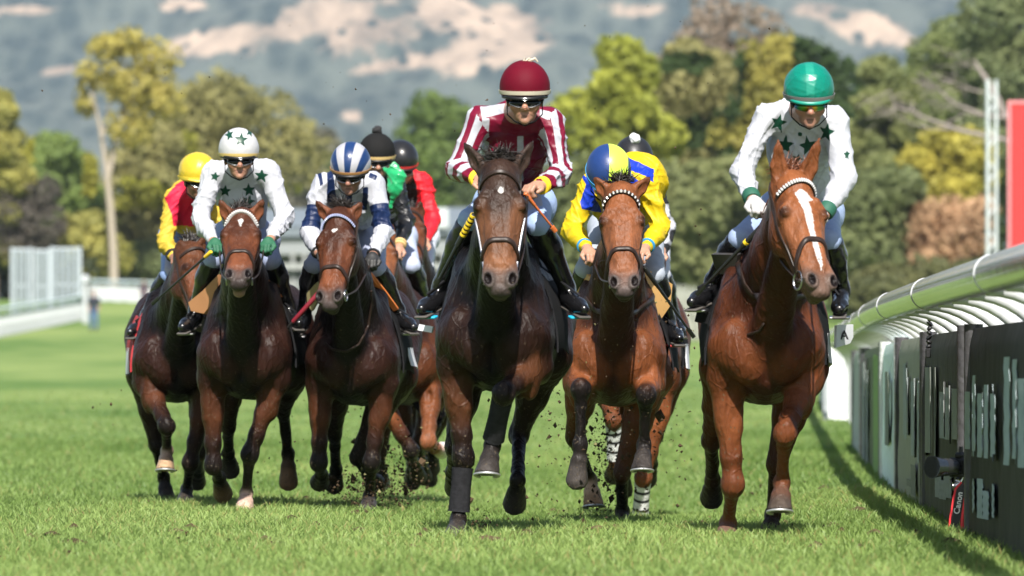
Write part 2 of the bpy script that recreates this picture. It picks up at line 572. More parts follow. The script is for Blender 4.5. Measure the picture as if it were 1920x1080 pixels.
def attr_mat(name, rough=.5, spec=.4, coat=0.0, bump=None, sheen=0.0, var=.25, nscale=9.0, subsurface=0.0, masks=(), veins=0.0, mud=None):
    """colour from the mesh's own colour attribute, broken up by noise"""
    m, nt, b = mat_new(name)
    b.inputs["Roughness"].default_value, b.inputs["Specular IOR Level"].default_value = rough, spec
    b.inputs["Coat Weight"].default_value = coat
    b.inputs["Coat Roughness"].default_value = .25
    b.inputs["Sheen Weight"].default_value = sheen
    a = nd(nt, "ShaderNodeAttribute", attribute_name="Col")
    cur = a.outputs["Color"]
    tc = nd(nt, "ShaderNodeTexCoord")
    n = nd(nt, "ShaderNodeTexNoise")
    n.inputs["Scale"].default_value, n.inputs["Detail"].default_value, n.inputs["Roughness"].default_value = nscale, 6, .65
    nt.links.new(tc.outputs["Object"], n.inputs["Vector"])
    mr = nd(nt, "ShaderNodeMapRange")
    mr.inputs["From Min"].default_value, mr.inputs["From Max"].default_value = .3, .7
    mr.inputs["To Min"].default_value, mr.inputs["To Max"].default_value = 1 - var, 1 + var
    nt.links.new(n.outputs[0], mr.inputs["Value"])
    vm = nd(nt, "ShaderNodeVectorMath", operation='SCALE')
    nt.links.new(cur, vm.inputs[0])
    nt.links.new(mr.outputs[0], vm.inputs["Scale"])
    cur = vm.outputs[0]
    for at, col in masks:
        am = nd(nt, "ShaderNodeAttribute", attribute_name=at)
        n2 = nd(nt, "ShaderNodeTexNoise")
        n2.inputs["Scale"].default_value = 90
        nt.links.new(tc.outputs["Object"], n2.inputs["Vector"])
        ad = nd(nt, "ShaderNodeMath", operation='MULTIPLY_ADD')
        nt.links.new(n2.outputs[0], ad.inputs[0])
        ad.inputs[1].default_value = .014
        nt.links.new(am.outputs["Fac"], ad.inputs[2])
        r2 = nd(nt, "ShaderNodeMapRange")
        r2.inputs["From Min"].default_value, r2.inputs["From Max"].default_value = .005, .010
        nt.links.new(ad.outputs[0], r2.inputs["Value"])
        mx = nd(nt, "ShaderNodeMix", data_type='RGBA')
        nt.links.new(cur, mx.inputs[6])
        mx.inputs[7].default_value = (*col, 1)
        nt.links.new(r2.outputs[0], mx.inputs[0])
        cur = mx.outputs[2]
    if mud:
        sp = nd(nt, "ShaderNodeTexNoise"); sp.inputs["Scale"].default_value, sp.inputs["Detail"].default_value = 75, 2
        nt.links.new(tc.outputs["Object"], sp.inputs["Vector"])
        xyz = nd(nt, "ShaderNodeSeparateXYZ"); nt.links.new(tc.outputs["Object"], xyz.inputs[0])
        hm_ = nd(nt, "ShaderNodeMapRange"); hm_.inputs["From Min"].default_value, hm_.inputs["From Max"].default_value = .1, 1.5
        hm_.inputs["To Min"].default_value, hm_.inputs["To Max"].default_value = .635, .72
        nt.links.new(xyz.outputs["Z"], hm_.inputs["Value"])
        df = nd(nt, "ShaderNodeMath", operation='SUBTRACT'); nt.links.new(sp.outputs[0], df.inputs[0]); nt.links.new(hm_.outputs[0], df.inputs[1])
        st = nd(nt, "ShaderNodeMapRange"); st.inputs["From Min"].default_value, st.inputs["From Max"].default_value = 0, .02; st.inputs["To Max"].default_value = .85
        nt.links.new(df.outputs[0], st.inputs["Value"])
        mm = nd(nt, "ShaderNodeMix", data_type='RGBA'); mm.inputs[7].default_value = (*mud, 1)
        nt.links.new(st.outputs[0], mm.inputs[0]); nt.links.new(cur, mm.inputs[6]); cur = mm.outputs[2]
    nt.links.new(cur, b.inputs["Base Color"])
    rr = nd(nt, "ShaderNodeMapRange")
    rr.inputs["To Min"].default_value, rr.inputs["To Max"].default_value = rough - .1, rough + .12
    nt.links.new(n.outputs[0], rr.inputs["Value"])
    nt.links.new(rr.outputs[0], b.inputs["Roughness"])
    if bump: add_bump(nt, b, *bump)
    if veins:
        wn_ = nd(nt, "ShaderNodeTexNoise"); wn_.inputs["Scale"].default_value = 4.0; nt.links.new(tc.outputs["Object"], wn_.inputs["Vector"])
        wa = nd(nt, "ShaderNodeVectorMath", operation='MULTIPLY_ADD'); wa.inputs[1].default_value = (.35, .35, .35)
        nt.links.new(wn_.outputs["Color"], wa.inputs[0])
        mp_ = nd(nt, "ShaderNodeMapping"); mp_.inputs["Scale"].default_value = (1, 1, .55); nt.links.new(tc.outputs["Object"], mp_.inputs[0])
        nt.links.new(mp_.outputs[0], wa.inputs[2])
        vo = nd(nt, "ShaderNodeTexVoronoi", feature='DISTANCE_TO_EDGE'); vo.inputs["Scale"].default_value = 6.5
        nt.links.new(wa.outputs[0], vo.inputs["Vector"])
        vr = nd(nt, "ShaderNodeMapRange", interpolation_type='SMOOTHSTEP'); vr.inputs["From Min"].default_value, vr.inputs["From Max"].default_value = 0.0, .055; vr.inputs["To Min"].default_value, vr.inputs["To Max"].default_value = 1, 0
        nt.links.new(vo.outputs["Distance"], vr.inputs["Value"])
        bq = nd(nt, "ShaderNodeBump"); bq.inputs["Strength"].default_value, bq.inputs["Distance"].default_value = veins, .006
        nt.links.new(vr.outputs[0], bq.inputs["Height"])
        prev = b.inputs["Normal"].links[0].from_socket
        nt.links.new(prev, bq.inputs["Normal"]); nt.links.new(bq.outputs[0], b.inputs["Normal"])
    return m
# ================================================================== THE SETTING
def gz(x, y):
    x, y = np.asarray(x, float), np.asarray(y, float)
    sl = (-.006 - .009 * np.clip((x + 1.6) / 2.2, 0, 1.3)) * (1 - smooth(1.25, 2.15, x))
    h = sl * np.clip(y - 26.5, 0, 15.5)
    q = np.clip(y - 42, 0, 300)
    h = h + 6.0e-5 * q * q
    side = smooth(2.0, 30.0, np.abs(x)) * .0
    return h + side

def gcol(x, y):
    """the turf's own patchiness, shared by the ground and the blades: 0 dark .. 1 pale"""
    a = fbm(x * .55 + 9, y * .16, 3, 4)
    b = fbm(x * .10, y * .035, 8, 3)
    return np.clip(.5 + 1.5 * (a - .5) + 1.7 * (b - .5), 0, 1)

# --- ground: one sheet to the horizon
ys = np.concatenate([np.arange(-30, 15, 5.0), np.arange(15, 60, .6), np.arange(60, 140, 2.0), np.arange(140, 420, 6.0), np.geomspace(420, 9000, 30)])
xs = np.concatenate([-np.geomspace(4000, 40, 20), np.arange(-38, -6, .8), np.arange(-6, 8, .16), np.arange(8, 38.1, .8), np.geomspace(40, 4000, 20)])
gx, gy = np.meshgrid(xs, ys, indexing='ij')
gh = gz(gx, gy)
co = np.stack([gx.ravel(), gy.ravel(), gh.ravel()], 1)
nI, nJ = gx.shape
ii, jj = np.meshgrid(np.arange(nI - 1), np.arange(nJ - 1), indexing='ij')
ii, jj = ii.ravel(), jj.ravel()
gq = np.stack([ii * nJ + jj, (ii + 1) * nJ + jj, (ii + 1) * nJ + jj + 1, ii * nJ + jj + 1], 1)
ground_me = new_mesh("ground", co, gq)
m, nt, b = mat_new("turf_soil")
b.inputs["Roughness"].default_value = .9
b.inputs["Specular IOR Level"].default_value = .12
tc = nd(nt, "ShaderNodeTexCoord")
def noise_of(scale, stretch, detail=5):
    mp = nd(nt, "ShaderNodeMapping"); mp.inputs["Scale"].default_value = stretch
    nt.links.new(tc.outputs["Object"], mp.inputs[0])
    n = nd(nt, "ShaderNodeTexNoise"); n.inputs["Scale"].default_value, n.inputs["Detail"].default_value = scale, detail
    nt.links.new(mp.outputs[0], n.inputs["Vector"])
    return n
n1 = noise_of(.55, (1, .30, 1), 6)
n2 = noise_of(9, (1, .55, 1), 4)
n3 = noise_of(.07, (1, .45, 1), 3)
ad = nd(nt, "ShaderNodeMath", operation='ADD')
nt.links.new(n1.outputs[0], ad.inputs[0])
m2 = nd(nt, "ShaderNodeMath", operation='MULTIPLY'); m2.inputs[1].default_value = .35
nt.links.new(n2.outputs[0], m2.inputs[0])
nt.links.new(m2.outputs[0], ad.inputs[1])
ad2 = nd(nt, "ShaderNodeMath", operation='ADD')
m3 = nd(nt, "ShaderNodeMath", operation='MULTIPLY'); m3.inputs[1].default_value = 1.5
nt.links.new(n3.outputs[0], m3.inputs[0])
nt.links.new(ad.outputs[0], ad2.inputs[0]); nt.links.new(m3.outputs[0], ad2.inputs[1])
cr = nd(nt, "ShaderNodeValToRGB")
cr.color_ramp.elements[0].position, cr.color_ramp.elements[0].color = .85, (.072, .132, .030, 1)
cr.color_ramp.elements[1].position, cr.color_ramp.elements[1].color = 1.35, (.168, .222, .068, 1)
mrg = nd(nt, "ShaderNodeMapRange"); mrg.inputs["From Min"].default_value, mrg.inputs["From Max"].default_value = 1.08, 1.75
nt.links.new(ad2.outputs[0], mrg.inputs["Value"])
cr.color_ramp.elements[0].position, cr.color_ramp.elements[1].position = .1, .9
nt.links.new(mrg.outputs[0], cr.inputs[0])
nt.links.new(cr.outputs[0], b.inputs["Base Color"])
bp = nd(nt, "ShaderNodeBump"); bp.inputs["Strength"].default_value, bp.inputs["Distance"].default_value = .6, .05
nt.links.new(n2.outputs[0], bp.inputs["Height"]); nt.links.new(bp.outputs[0], b.inputs["Normal"])
tag(link("turf_ground", ground_me, m), kind="structure")

# --- grass blades: what nobody could count
def blades(n, y0, y1, half0, half1, hmin, hmax, w, seg, seed, wgrow=0.0, fade=0):
    r = np.random.default_rng(seed)
    u = r.random(n)
    y = np.sqrt(y0 * y0 + u * (y1 * y1 - y0 * y0)) if fade == 0 else y0 + (y1 - y0) * u ** fade
    x = (r.random(n) * 2 - 1) * (half0 + (half1 - half0) * (y - y0) / (y1 - y0)) + .15
    k = gcol(x, y)
    clump = value_noise(x * 5, y * 5, 21)
    h = (hmin + (hmax - hmin) * r.random(n) ** 1.6) * (.55 + .9 * clump) * (1 - .75 * smooth(.5, 1, (y - y0) / (y1 - y0)) * (fade > 0))
    az, az2 = r.random(n) * 2 * np.pi, r.random(n) * 2 * np.pi
    lean = (.15 + .75 * r.random(n)) * h
    dx, dy = np.cos(az), np.sin(az)
    wx, wy = np.cos(az2), np.sin(az2)
    wd = w * (.6 + .8 * r.random(n)) * (1 + wgrow * (y - y0))
    z = gz(x, y) - .002
    base = np.stack([x, y, z], 1)
    W = np.stack([wx, wy, wx * 0], 1) * wd[:, None] * .5
    tip = base + np.stack([dx * lean, dy * lean, h * .92], 1)
    mid = base + np.stack([dx * lean * .35, dy * lean * .35, h * .58], 1)
    t = np.clip(.10 + .85 * k + .34 * (r.random(n) - .5), 0, 1)[:, None]
    c = np.array([.098, .178, .036]) * (1 - t) + np.array([.262, .355, .106]) * t
    dry = (r.random(n) < .025 + .05 * (k > .6))[:, None]
    c = np.where(dry, np.array([.30, .27, .10]), c)
    if seg == 2:
        v = np.stack([base - W, base + W, mid - W * .75, mid + W * .75, tip], 1)
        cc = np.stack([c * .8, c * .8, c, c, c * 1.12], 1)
        o = np.arange(n)[:, None] * 5
        q = o + np.array([0, 1, 3, 2]); t3 = o + np.array([2, 3, 4])
        return v.reshape(-1, 3), cc.reshape(-1, 3), q, t3
    v = np.stack([base - W, base + W, tip], 1)
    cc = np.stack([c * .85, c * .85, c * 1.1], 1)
    return v.reshape(-1, 3), cc.reshape(-1, 3), np.zeros((0, 4), int), np.arange(n)[:, None] * 3 + np.array([0, 1, 2])

grass_mat, nt, b = mat_new("grass_blade")
a = nd(nt, "ShaderNodeAttribute", attribute_name="Col")
nt.links.new(a.outputs["Color"], b.inputs["Base Color"])
b.inputs["Roughness"].default_value, b.inputs["Specular IOR Level"].default_value = .5, .3
tr = nd(nt, "ShaderNodeBsdfTranslucent")
nt.links.new(a.outputs["Color"], tr.inputs["Color"])
ms = nd(nt, "ShaderNodeMixShader"); ms.inputs[0].default_value = .45
nt.links.new(b.outputs[0], ms.inputs[1]); nt.links.new(tr.outputs[0], ms.inputs[2])
nt.links.new(ms.outputs[0], nt.nodes["Material Output"].inputs["Surface"])
mb = MB()
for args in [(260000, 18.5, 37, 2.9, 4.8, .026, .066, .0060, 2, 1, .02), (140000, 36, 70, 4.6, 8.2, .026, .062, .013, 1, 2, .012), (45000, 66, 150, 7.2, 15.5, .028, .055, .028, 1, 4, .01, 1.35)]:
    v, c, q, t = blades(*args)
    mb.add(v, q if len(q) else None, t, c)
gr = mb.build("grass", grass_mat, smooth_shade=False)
tag(gr, "short green racecourse grass in front of and under the horses", "grass", kind="stuff")

# --- hills
hy = np.concatenate([np.linspace(2900, 3500, 20), np.linspace(3510, 5600, 170)])
hx = np.linspace(-1, 1, 260)
HX, HY = np.meshgrid(hx, hy, indexing='ij')
HXw = HX * (HY * .11 + 150)
rise = np.clip((HY - 3400) / 1900, 0, 1.2)
HZ = 5 + 520 * rise ** 1.12 * (.80 + .4 * fbm(HXw * .0016 + 3, HY * .0011, 5, 4))
HZ += (fbm(HXw * .0055, HY * .0030, 9, 5) - .5) * 150 * smooth(3450, 4000, HY)
HZ = np.where(HY < 3420, -2, HZ)
hco = np.stack([HXw.ravel(), HY.ravel(), HZ.ravel()], 1)
nI, nJ = HX.shape
ii, jj = np.meshgrid(np.arange(nI - 1), np.arange(nJ - 1), indexing='ij'); ii, jj = ii.ravel(), jj.ravel()
hme = new_mesh("hills", hco, np.stack([ii * nJ + jj, (ii + 1) * nJ + jj, (ii + 1) * nJ + jj + 1, ii * nJ + jj + 1], 1))
hpx = hco[:, 0] / hco[:, 1] * F + 960
hpy = YH - (hco[:, 2] - CAMZ) / hco[:, 1] * F
rock = np.full(len(hco), -1.0)
for cx, cy, rx, ry, rot in [(430, 72, 130, 22, -12), (560, 45, 120, 38, -18), (700, 60, 130, 48, -6), (640, 20, 150, 18, -10), (830, 28, 60, 38, 0), (930, 80, 130, 40, -14), (760, 118, 110, 16, -10),
                            (975, 40, 70, 26, 20), (1600, 42, 110, 28, 14), (1540, 20, 70, 20, 0), (662, 218, 24, 12, 10), (110, 132, 46, 10, -10), (60, 20, 90, 10, 0), (330, 8, 50, 12, 0), (1190, 18, 60, 16, 0)]:
    c, s_ = math.cos(math.radians(rot)), math.sin(math.radians(rot))
    u = ((hpx - cx) * c + (hpy - cy) * s_) / rx
    w = (-(hpx - cx) * s_ + (hpy - cy) * c) / ry
    rock = np.maximum(rock, 1 - np.sqrt(u * u + w * w))
set_attr(hme, "rock", rock)
m, nt, b = mat_new("hillside_scrub")
b.inputs["Roughness"].default_value, b.inputs["Specular IOR Level"].default_value = .95, .05
tc = nd(nt, "ShaderNodeTexCoord")
def nz(scale, detail=5, rough=.6):
    n = nd(nt, "ShaderNodeTexNoise"); n.inputs["Scale"].default_value, n.inputs["Detail"].default_value, n.inputs["Roughness"].default_value = scale, detail, rough
    mp = nd(nt, "ShaderNodeMapping"); mp.inputs["Scale"].default_value = (1, .34, .6)
    nt.links.new(tc.outputs["Object"], mp.inputs[0])
    nt.links.new(mp.outputs[0], n.inputs["Vector"]); return n
na, nb_, nc = nz(.016, 8, .70), nz(.075, 4), nz(.006, 3)
at = nd(nt, "ShaderNodeAttribute", attribute_name="rock")
s1 = nd(nt, "ShaderNodeMath", operation='MULTIPLY_ADD'); s1.inputs[1].default_value = 3.2; nt.links.new(na.outputs[0], s1.inputs[0]); nt.links.new(at.outputs["Fac"], s1.inputs[2])
mr = nd(nt, "ShaderNodeMapRange"); mr.inputs["From Min"].default_value, mr.inputs["From Max"].default_value = 1.50, 1.80
nt.links.new(s1.outputs[0], mr.inputs["Value"])
cr = nd(nt, "ShaderNodeValToRGB")
cr.color_ramp.elements[0].position, cr.color_ramp.elements[0].color = .40, (.012, .026, .022, 1)
cr.color_ramp.elements[1].position, cr.color_ramp.elements[1].color = .66, (.070, .085, .068, 1)
vo = nd(nt, "ShaderNodeTexVoronoi"); vo.inputs["Scale"].default_value = .055
mpv = nd(nt, "ShaderNodeMapping"); mpv.inputs["Scale"].default_value = (1, .34, .6)
nt.links.new(tc.outputs["Object"], mpv.inputs[0]); nt.links.new(mpv.outputs[0], vo.inputs["Vector"])
sv = nd(nt, "ShaderNodeMath", operation='MULTIPLY_ADD'); sv.inputs[1].default_value = .42; nt.links.new(vo.outputs["Distance"], sv.inputs[0])
sn = nd(nt, "ShaderNodeMath", operation='MULTIPLY_ADD'); sn.inputs[1].default_value = .9; sn.inputs[2].default_value = -.12; nt.links.new(nc.outputs[0], sn.inputs[0]); nt.links.new(sn.outputs[0], sv.inputs[2])
nt.links.new(sv.outputs[0], cr.inputs[0])
cr2 = nd(nt, "ShaderNodeValToRGB")
dots = nd(nt, "ShaderNodeMapRange"); dots.inputs["From Min"].default_value, dots.inputs["From Max"].default_value = .22, .34
nt.links.new(vo.outputs["Distance"], dots.inputs["Value"])
cr2.color_ramp.elements[0].position, cr2.color_ramp.elements[0].color = .36, (.14, .11, .08, 1)
cr2.color_ramp.elements[1].position, cr2.color_ramp.elements[1].color = .62, (.40, .30, .215, 1)
nt.links.new(na.outputs[0], cr2.inputs[0])
mx = nd(nt, "ShaderNodeMix", data_type='RGBA')
mdot = nd(nt, "ShaderNodeMath", operation='MULTIPLY'); nt.links.new(mr.outputs[0], mdot.inputs[0]); nt.links.new(dots.outputs[0], mdot.inputs[1])
nt.links.new(mdot.outputs[0], mx.inputs[0]); nt.links.new(cr.outputs[0], mx.inputs[6]); nt.links.new(cr2.outputs[0], mx.inputs[7])
nt.links.new(mx.outputs[2], b.inputs["Base Color"])
bp = nd(nt, "ShaderNodeBump"); bp.inputs["Strength"].default_value, bp.inputs["Distance"].default_value = .9, 6.0
nt.links.new(nb_.outputs[0], bp.inputs["Height"]); nt.links.new(bp.outputs[0], b.inputs["Normal"])
tag(link("hills", hme, m), kind="structure")

# --- trees
leaf_mat, nt, b = mat_new("leaves")
a = nd(nt, "ShaderNodeAttribute", attribute_name="Col")
nt.links.new(a.outputs["Color"], b.inputs["Base Color"])
b.inputs["Roughness"].default_value, b.inputs["Specular IOR Level"].default_value = .6, .25
tr = nd(nt, "ShaderNodeBsdfTranslucent"); nt.links.new(a.outputs["Color"], tr.inputs["Color"])
ms = nd(nt, "ShaderNodeMixShader"); ms.inputs[0].default_value = .5
nt.links.new(b.outputs[0], ms.inputs[1]); nt.links.new(tr.outputs[0], ms.inputs[2])
nt.links.new(ms.outputs[0], nt.nodes["Material Output"].inputs["Surface"])
bark_mat = plain("bark", (.16, .125, .095), .9, bump=(6, .6, .1))
pale_bark = plain("pale_bark", (.30, .255, .20), .85, bump=(6, .5, .1))

def crown_mesh(name, lobes, n, size, c0, c1, origin, seed, accent=None, acc_p=.0, density=.5):
    r = np.random.default_rng(seed)
    vol = np.array([l[1][0] * l[1][1] * l[1][2] for l in lobes]) ** .67
    which = r.choice(len(lobes), n, p=vol / vol.sum())
    C = np.array([l[0] for l in lobes])[which]; R = np.array([l[1] for l in lobes])[which]
    d = r.normal(size=(n, 3)); d /= np.linalg.norm(d, axis=1)[:, None]
    rad = (density + (1 - density) * r.random(n)) ** .6
    rad *= .78 + .5 * value_noise(d[:, 0] * 2.6 + which * 7 + 50, d[:, 2] * 2.6 + d[:, 1] * 1.7 + 50, seed)
    p = C + d * R * rad[:, None]
    nrm = unit(np.zeros(3)) + d + r.normal(size=(n, 3)) * .7
    nrm /= np.linalg.norm(nrm, axis=1)[:, None]
    t1 = np.cross(nrm, r.normal(size=(n, 3))); t1 /= np.linalg.norm(t1, axis=1)[:, None]
    t2 = np.cross(nrm, t1)
    s = size * (.5 + r.random(n))[:, None]
    bend = nrm * s * .25
    v = np.stack([p - t1 * s, p - t2 * s * .6 + bend, p + t1 * s, p + t2 * s * .6 + bend], 1).reshape(-1, 3)
    cl = np.clip(value_noise(p[:, 0] * .9 + 300, p[:, 2] * .9 + p[:, 1] * .4 + 300, seed + 3) * 1.1 - .05 + .35 * (r.random(n) - .5), 0, 1)[:, None]
    c0 = lerp(c0, c1, .45)
    c = np.array(c0) * 1.32 * (1 - cl) + np.array(c1) * 1.32 * cl
    if accent is not None:
        am = (value_noise(p[:, 0] * .5 + 90, p[:, 2] * .5 + 90, seed + 9) > 1 - acc_p)[:, None]
        c = np.where(am, np.array(accent) * (.7 + .6 * r.random(n))[:, None], c)
    me = new_mesh(name, v - np.array(origin), np.arange(4 * n).reshape(-1, 4), False)
    set_attr(me, "Col", np.repeat(c, 4, axis=0))
    return me

def tree(name, label, cx, top, width, d, c0, c1, seed, base=None, n=3400, size=.30, cat="tree", group=None, accent=None, acc_p=0, low=.18, trunk_r=.22, bark=None, lobes_n=11, limbs=True):
    r = random.Random(seed)
    s = F / d
    X = (cx - 960) / s
    zb = float(gz(X, d)) if base is None else CAMZ + (YH - base) / s
    zt = CAMZ + (YH - top) / s
    H, W = zt - zb, width / s
    o = empty(name, (X, d, zb - .05), label, cat, group)
    lobes = []
    for i in range(lobes_n):
        t = (i + .5) / lobes_n
        zz = zb + H * (low + (1 - low) * (t ** .8) * .88)
        wf = math.sin(math.pi * min(1, .22 + .72 * (1 - t))) ** .7
        ang = i * 2.4 + r.random()
        rad = W * .5 * wf * (.25 + .5 * r.random())
        rr = W * (.17 + .13 * r.random()) * (.6 + .5 * wf)
        lobes.append(((X + math.cos(ang) * rad, d + math.sin(ang) * rad * .8, min(zz, zt - rr * .75)), (rr, rr, min(rr * .85, H * .3))))
    lobes.append(((X, d, zt - W * .16), (W * .2, W * .2, W * .16)))
    link("crown", crown_mesh("crown", lobes, int(n * 2.2), size * .80, c0, c1, (X, d, zb - .05), seed, accent, acc_p), leaf_mat, o)
    mb = MB()
    hgt = H * (low + .45)
    pts = [(X + math.sin(i * 1.3 + seed) * .12 * i * .3, d, zb - .2 + hgt * i / 6) for i in range(7)]
    mb.tube(pts, np.linspace(trunk_r, trunk_r * .45, 7), 8)
    if limbs:
        for i in range(5):
            l = lobes[(i * 2 + 1) % len(lobes)][0]
            p0 = np.array(pts[3 + i % 3]); p1 = np.array(l)
            mb.tube([p0, p0 * .5 + p1 * .5 + np.array([0, 0, -.15]), p1], [trunk_r * .45, trunk_r * .3, .04], 6)
    mb.build("trunk", bark or bark_mat, o, (X, d, zb - .05))
    return o

YG, OL, DG, BG, RU, BR = ((.135, .15, .05), (.36, .335, .095)), ((.12, .125, .05), (.27, .25, .10)), ((.075, .105, .05), (.165, .19, .08)), ((.075, .12, .04), (.20, .265, .075)), ((.19, .12, .07), (.40, .26, .15)), ((.13, .105, .08), (.27, .215, .165))
TG = "trees along the far side of the racecourse"
T = tree
T("tree", "yellow green tree cut by the photo's left edge above the white rail", -10, 165, 150, 345, *YG, 1, group=TG)
T("tree", "fresh green rounded tree low behind the grey slatted screens", 85, 250, 200, 352, *BG, 2, group=TG, accent=(.34, .33, .05), acc_p=.25)
T("bare_tree", "dark grey brown leafless-looking bush at the left edge beside the grey screens", 25, 330, 190, 346, (.045, .042, .036), (.12, .105, .085), 3, group=TG, size=.2)
T("tree", "large domed olive green tree behind the rider in yellow and red", 420, 142, 350, 362, *OL, 5, n=7000, group=TG, low=.06, lobes_n=16, accent=(.28, .30, .05), acc_p=.2)
T("tree", "smaller olive tree filling the space left of the big domed tree", 275, 235, 220, 356, *OL, 6, n=3600, group=TG, low=.05, accent=(.30, .30, .05), acc_p=.3)
T("bush", "yellow leaved bush at the foot of the pale tall trunk", 160, 400, 150, 348, *YG, 7, n=1800, group=TG, low=.05, trunk_r=.1)
T("bush", "dark green bush behind the far white rail below the domed tree", 330, 440, 240, 352, *DG, 8, n=2400, group=TG, low=.04, trunk_r=.1)
T("tree", "hazy grey brown tree between the striped rider and the domed tree", 590, 235, 190, 520, (.075, .075, .06), (.16, .155, .11), 9, n=3000, size=.45, group=TG)
T("tree", "soft green tree behind the two riders in black and red", 810, 172, 230, 430, (.04, .075, .02), (.13, .18, .045), 10, n=4200, size=.38, group=TG, low=.05)
T("tree", "dull green tree behind the black pompom cap", 705, 260, 200, 440, (.05, .075, .03), (.12, .145, .06), 11, n=3200, size=.38, group=TG, low=.05)
T("tree", "bright yellow green tree just right of the maroon cap", 1160, 68, 220, 300, (.085, .12, .02), (.33, .34, .055), 12, n=5200, group=TG, low=.1, lobes_n=14)
T("tree", "mottled olive tree behind the yellow and blue rider", 1290, 70, 230, 315, *OL, 13, n=5200, group=TG, low=.05, lobes_n=14, accent=(.045, .075, .02), acc_p=.35)
T("tree", "tall pinkish brown tree with thinning leaves behind the olive trees", 1340, -15, 260, 360, *BR, 14, n=3000, size=.3, group=TG, lobes_n=14)
T("tree", "yellowing broad tree behind the teal cap", 1500, 62, 280, 310, (.10, .11, .025), (.30, .265, .06), 15, n=6500, group=TG, low=.06, lobes_n=15, accent=(.05, .085, .025), acc_p=.3)
T("tree", "dark green conifer-like tree behind the white sleeved rider's shoulder", 1650, 105, 190, 295, (.09, .12, .05), (.20, .215, .08), 16, n=5000, group=TG, low=.04, lobes_n=14)
T("tree", "tall dark green tree above the bare branches", 1790, 30, 240, 345, (.08, .11, .045), (.18, .21, .075), 17, n=5200, group=TG, lobes_n=13)
T("tree", "deep green tree reaching the photo's top right corner", 1895, -30, 230, 335, *DG, 18, n=5000, group=TG, lobes_n=13)
T("bush", "yellow leaved shrub under the bare branches", 1770, 235, 190, 285, (.13, .13, .03), (.42, .37, .07), 19, n=3000, group=TG, low=.03, trunk_r=.1)
T("bush", "rust brown shrub beside the white pole", 1800, 375, 230, 280, *RU, 20, n=2400, group=TG, low=.03, trunk_r=.1, accent=(.06, .09, .03), acc_p=.3)
T("bush", "dark green thicket behind the chestnut horse's rider", 1640, 320, 240, 282, (.08, .105, .05), (.175, .20, .08), 21, n=4200, group=TG, low=.02, trunk_r=.1)
T("bush", "dark thicket between the yellow rider and the teal capped rider", 1320, 300, 260, 285, (.085, .11, .05), (.20, .215, .085), 22, n=4200, group=TG, low=.02, trunk_r=.1)
T("bush", "green thicket behind the horse in the middle of the front row", 1120, 290, 260, 290, (.08, .11, .05), (.19, .21, .08), 23, n=4000, group=TG, low=.02, trunk_r=.1)
T("bush", "low dull green bush behind the rail's silver tube", 1740, 480, 330, 270, (.03, .05, .022), (.13, .13, .05), 24, n=3000, group=TG, low=.02, trunk_r=.1)
T("bush", "shadowy green hedge section behind the two leftmost riders", 480, 400, 220, 350, *DG, 25, n=2600, group=TG, low=.02, trunk_r=.1)
T("bush", "low grey green bush behind the pavilion's right end", 960, 330, 300, 380, (.03, .05, .025), (.10, .125, .05), 26, n=3400, size=.34, group=TG, low=.02, trunk_r=.1)
T("bush", "dark low bush behind the grey screens at the far left", 60, 430, 260, 349, (.02, .03, .018), (.07, .085, .035), 27, n=2600, group=TG, low=.02, trunk_r=.1)

# the tall pale-trunked tree on the left
dT = 343.0; sT = F / dT
def at(px, py, d): return P(px, py, d)
X0, z0 = (215 - 960) / sT, float(gz(-20, dT))
o = empty("tall_tree", (X0, dT, z0), "tall thin tree with a long pale bare trunk and sparse yellow leaves on top", "tree", TG)
mb = MB()
mb.tube([at(215, 600, dT), at(213, 480, dT), at(208, 400, dT), at(200, 320, dT)], [.34, .26, .22, .19], 10)
for pts, r in [(([200, 320], [188, 240], [170, 165], [158, 110]), .16), (([203, 335], [222, 250], [240, 170], [232, 95]), .16), (([192, 260], [205, 190], [196, 120]), .09), (([228, 225], [262, 160], [290, 100]), .08), (([180, 205], [160, 180], [148, 150]), .07)]:
    mb.tube([at(*p, dT + (i % 2) * .3) for i, p in enumerate(pts)], np.linspace(r, r * .3, len(pts)), 7)
mb.build("trunk", pale_bark, o, (X0, dT, z0))
lob = [(tuple(at(px, py, dT)), (rx / sT, rx / sT, ry / sT)) for px, py, rx, ry in [(195, 90, 40, 28), (240, 80, 45, 30), (290, 110, 50, 34), (165, 140, 26, 30), (262, 165, 62, 40), (305, 185, 40, 42), (210, 150, 40, 40), (245, 240, 46, 40), (160, 190, 20, 34)]]
link("crown", crown_mesh("crown", lob, 2100, .24, (.15, .14, .035), (.38, .33, .09), (X0, dT, z0), 41, density=.25), leaf_mat, o)

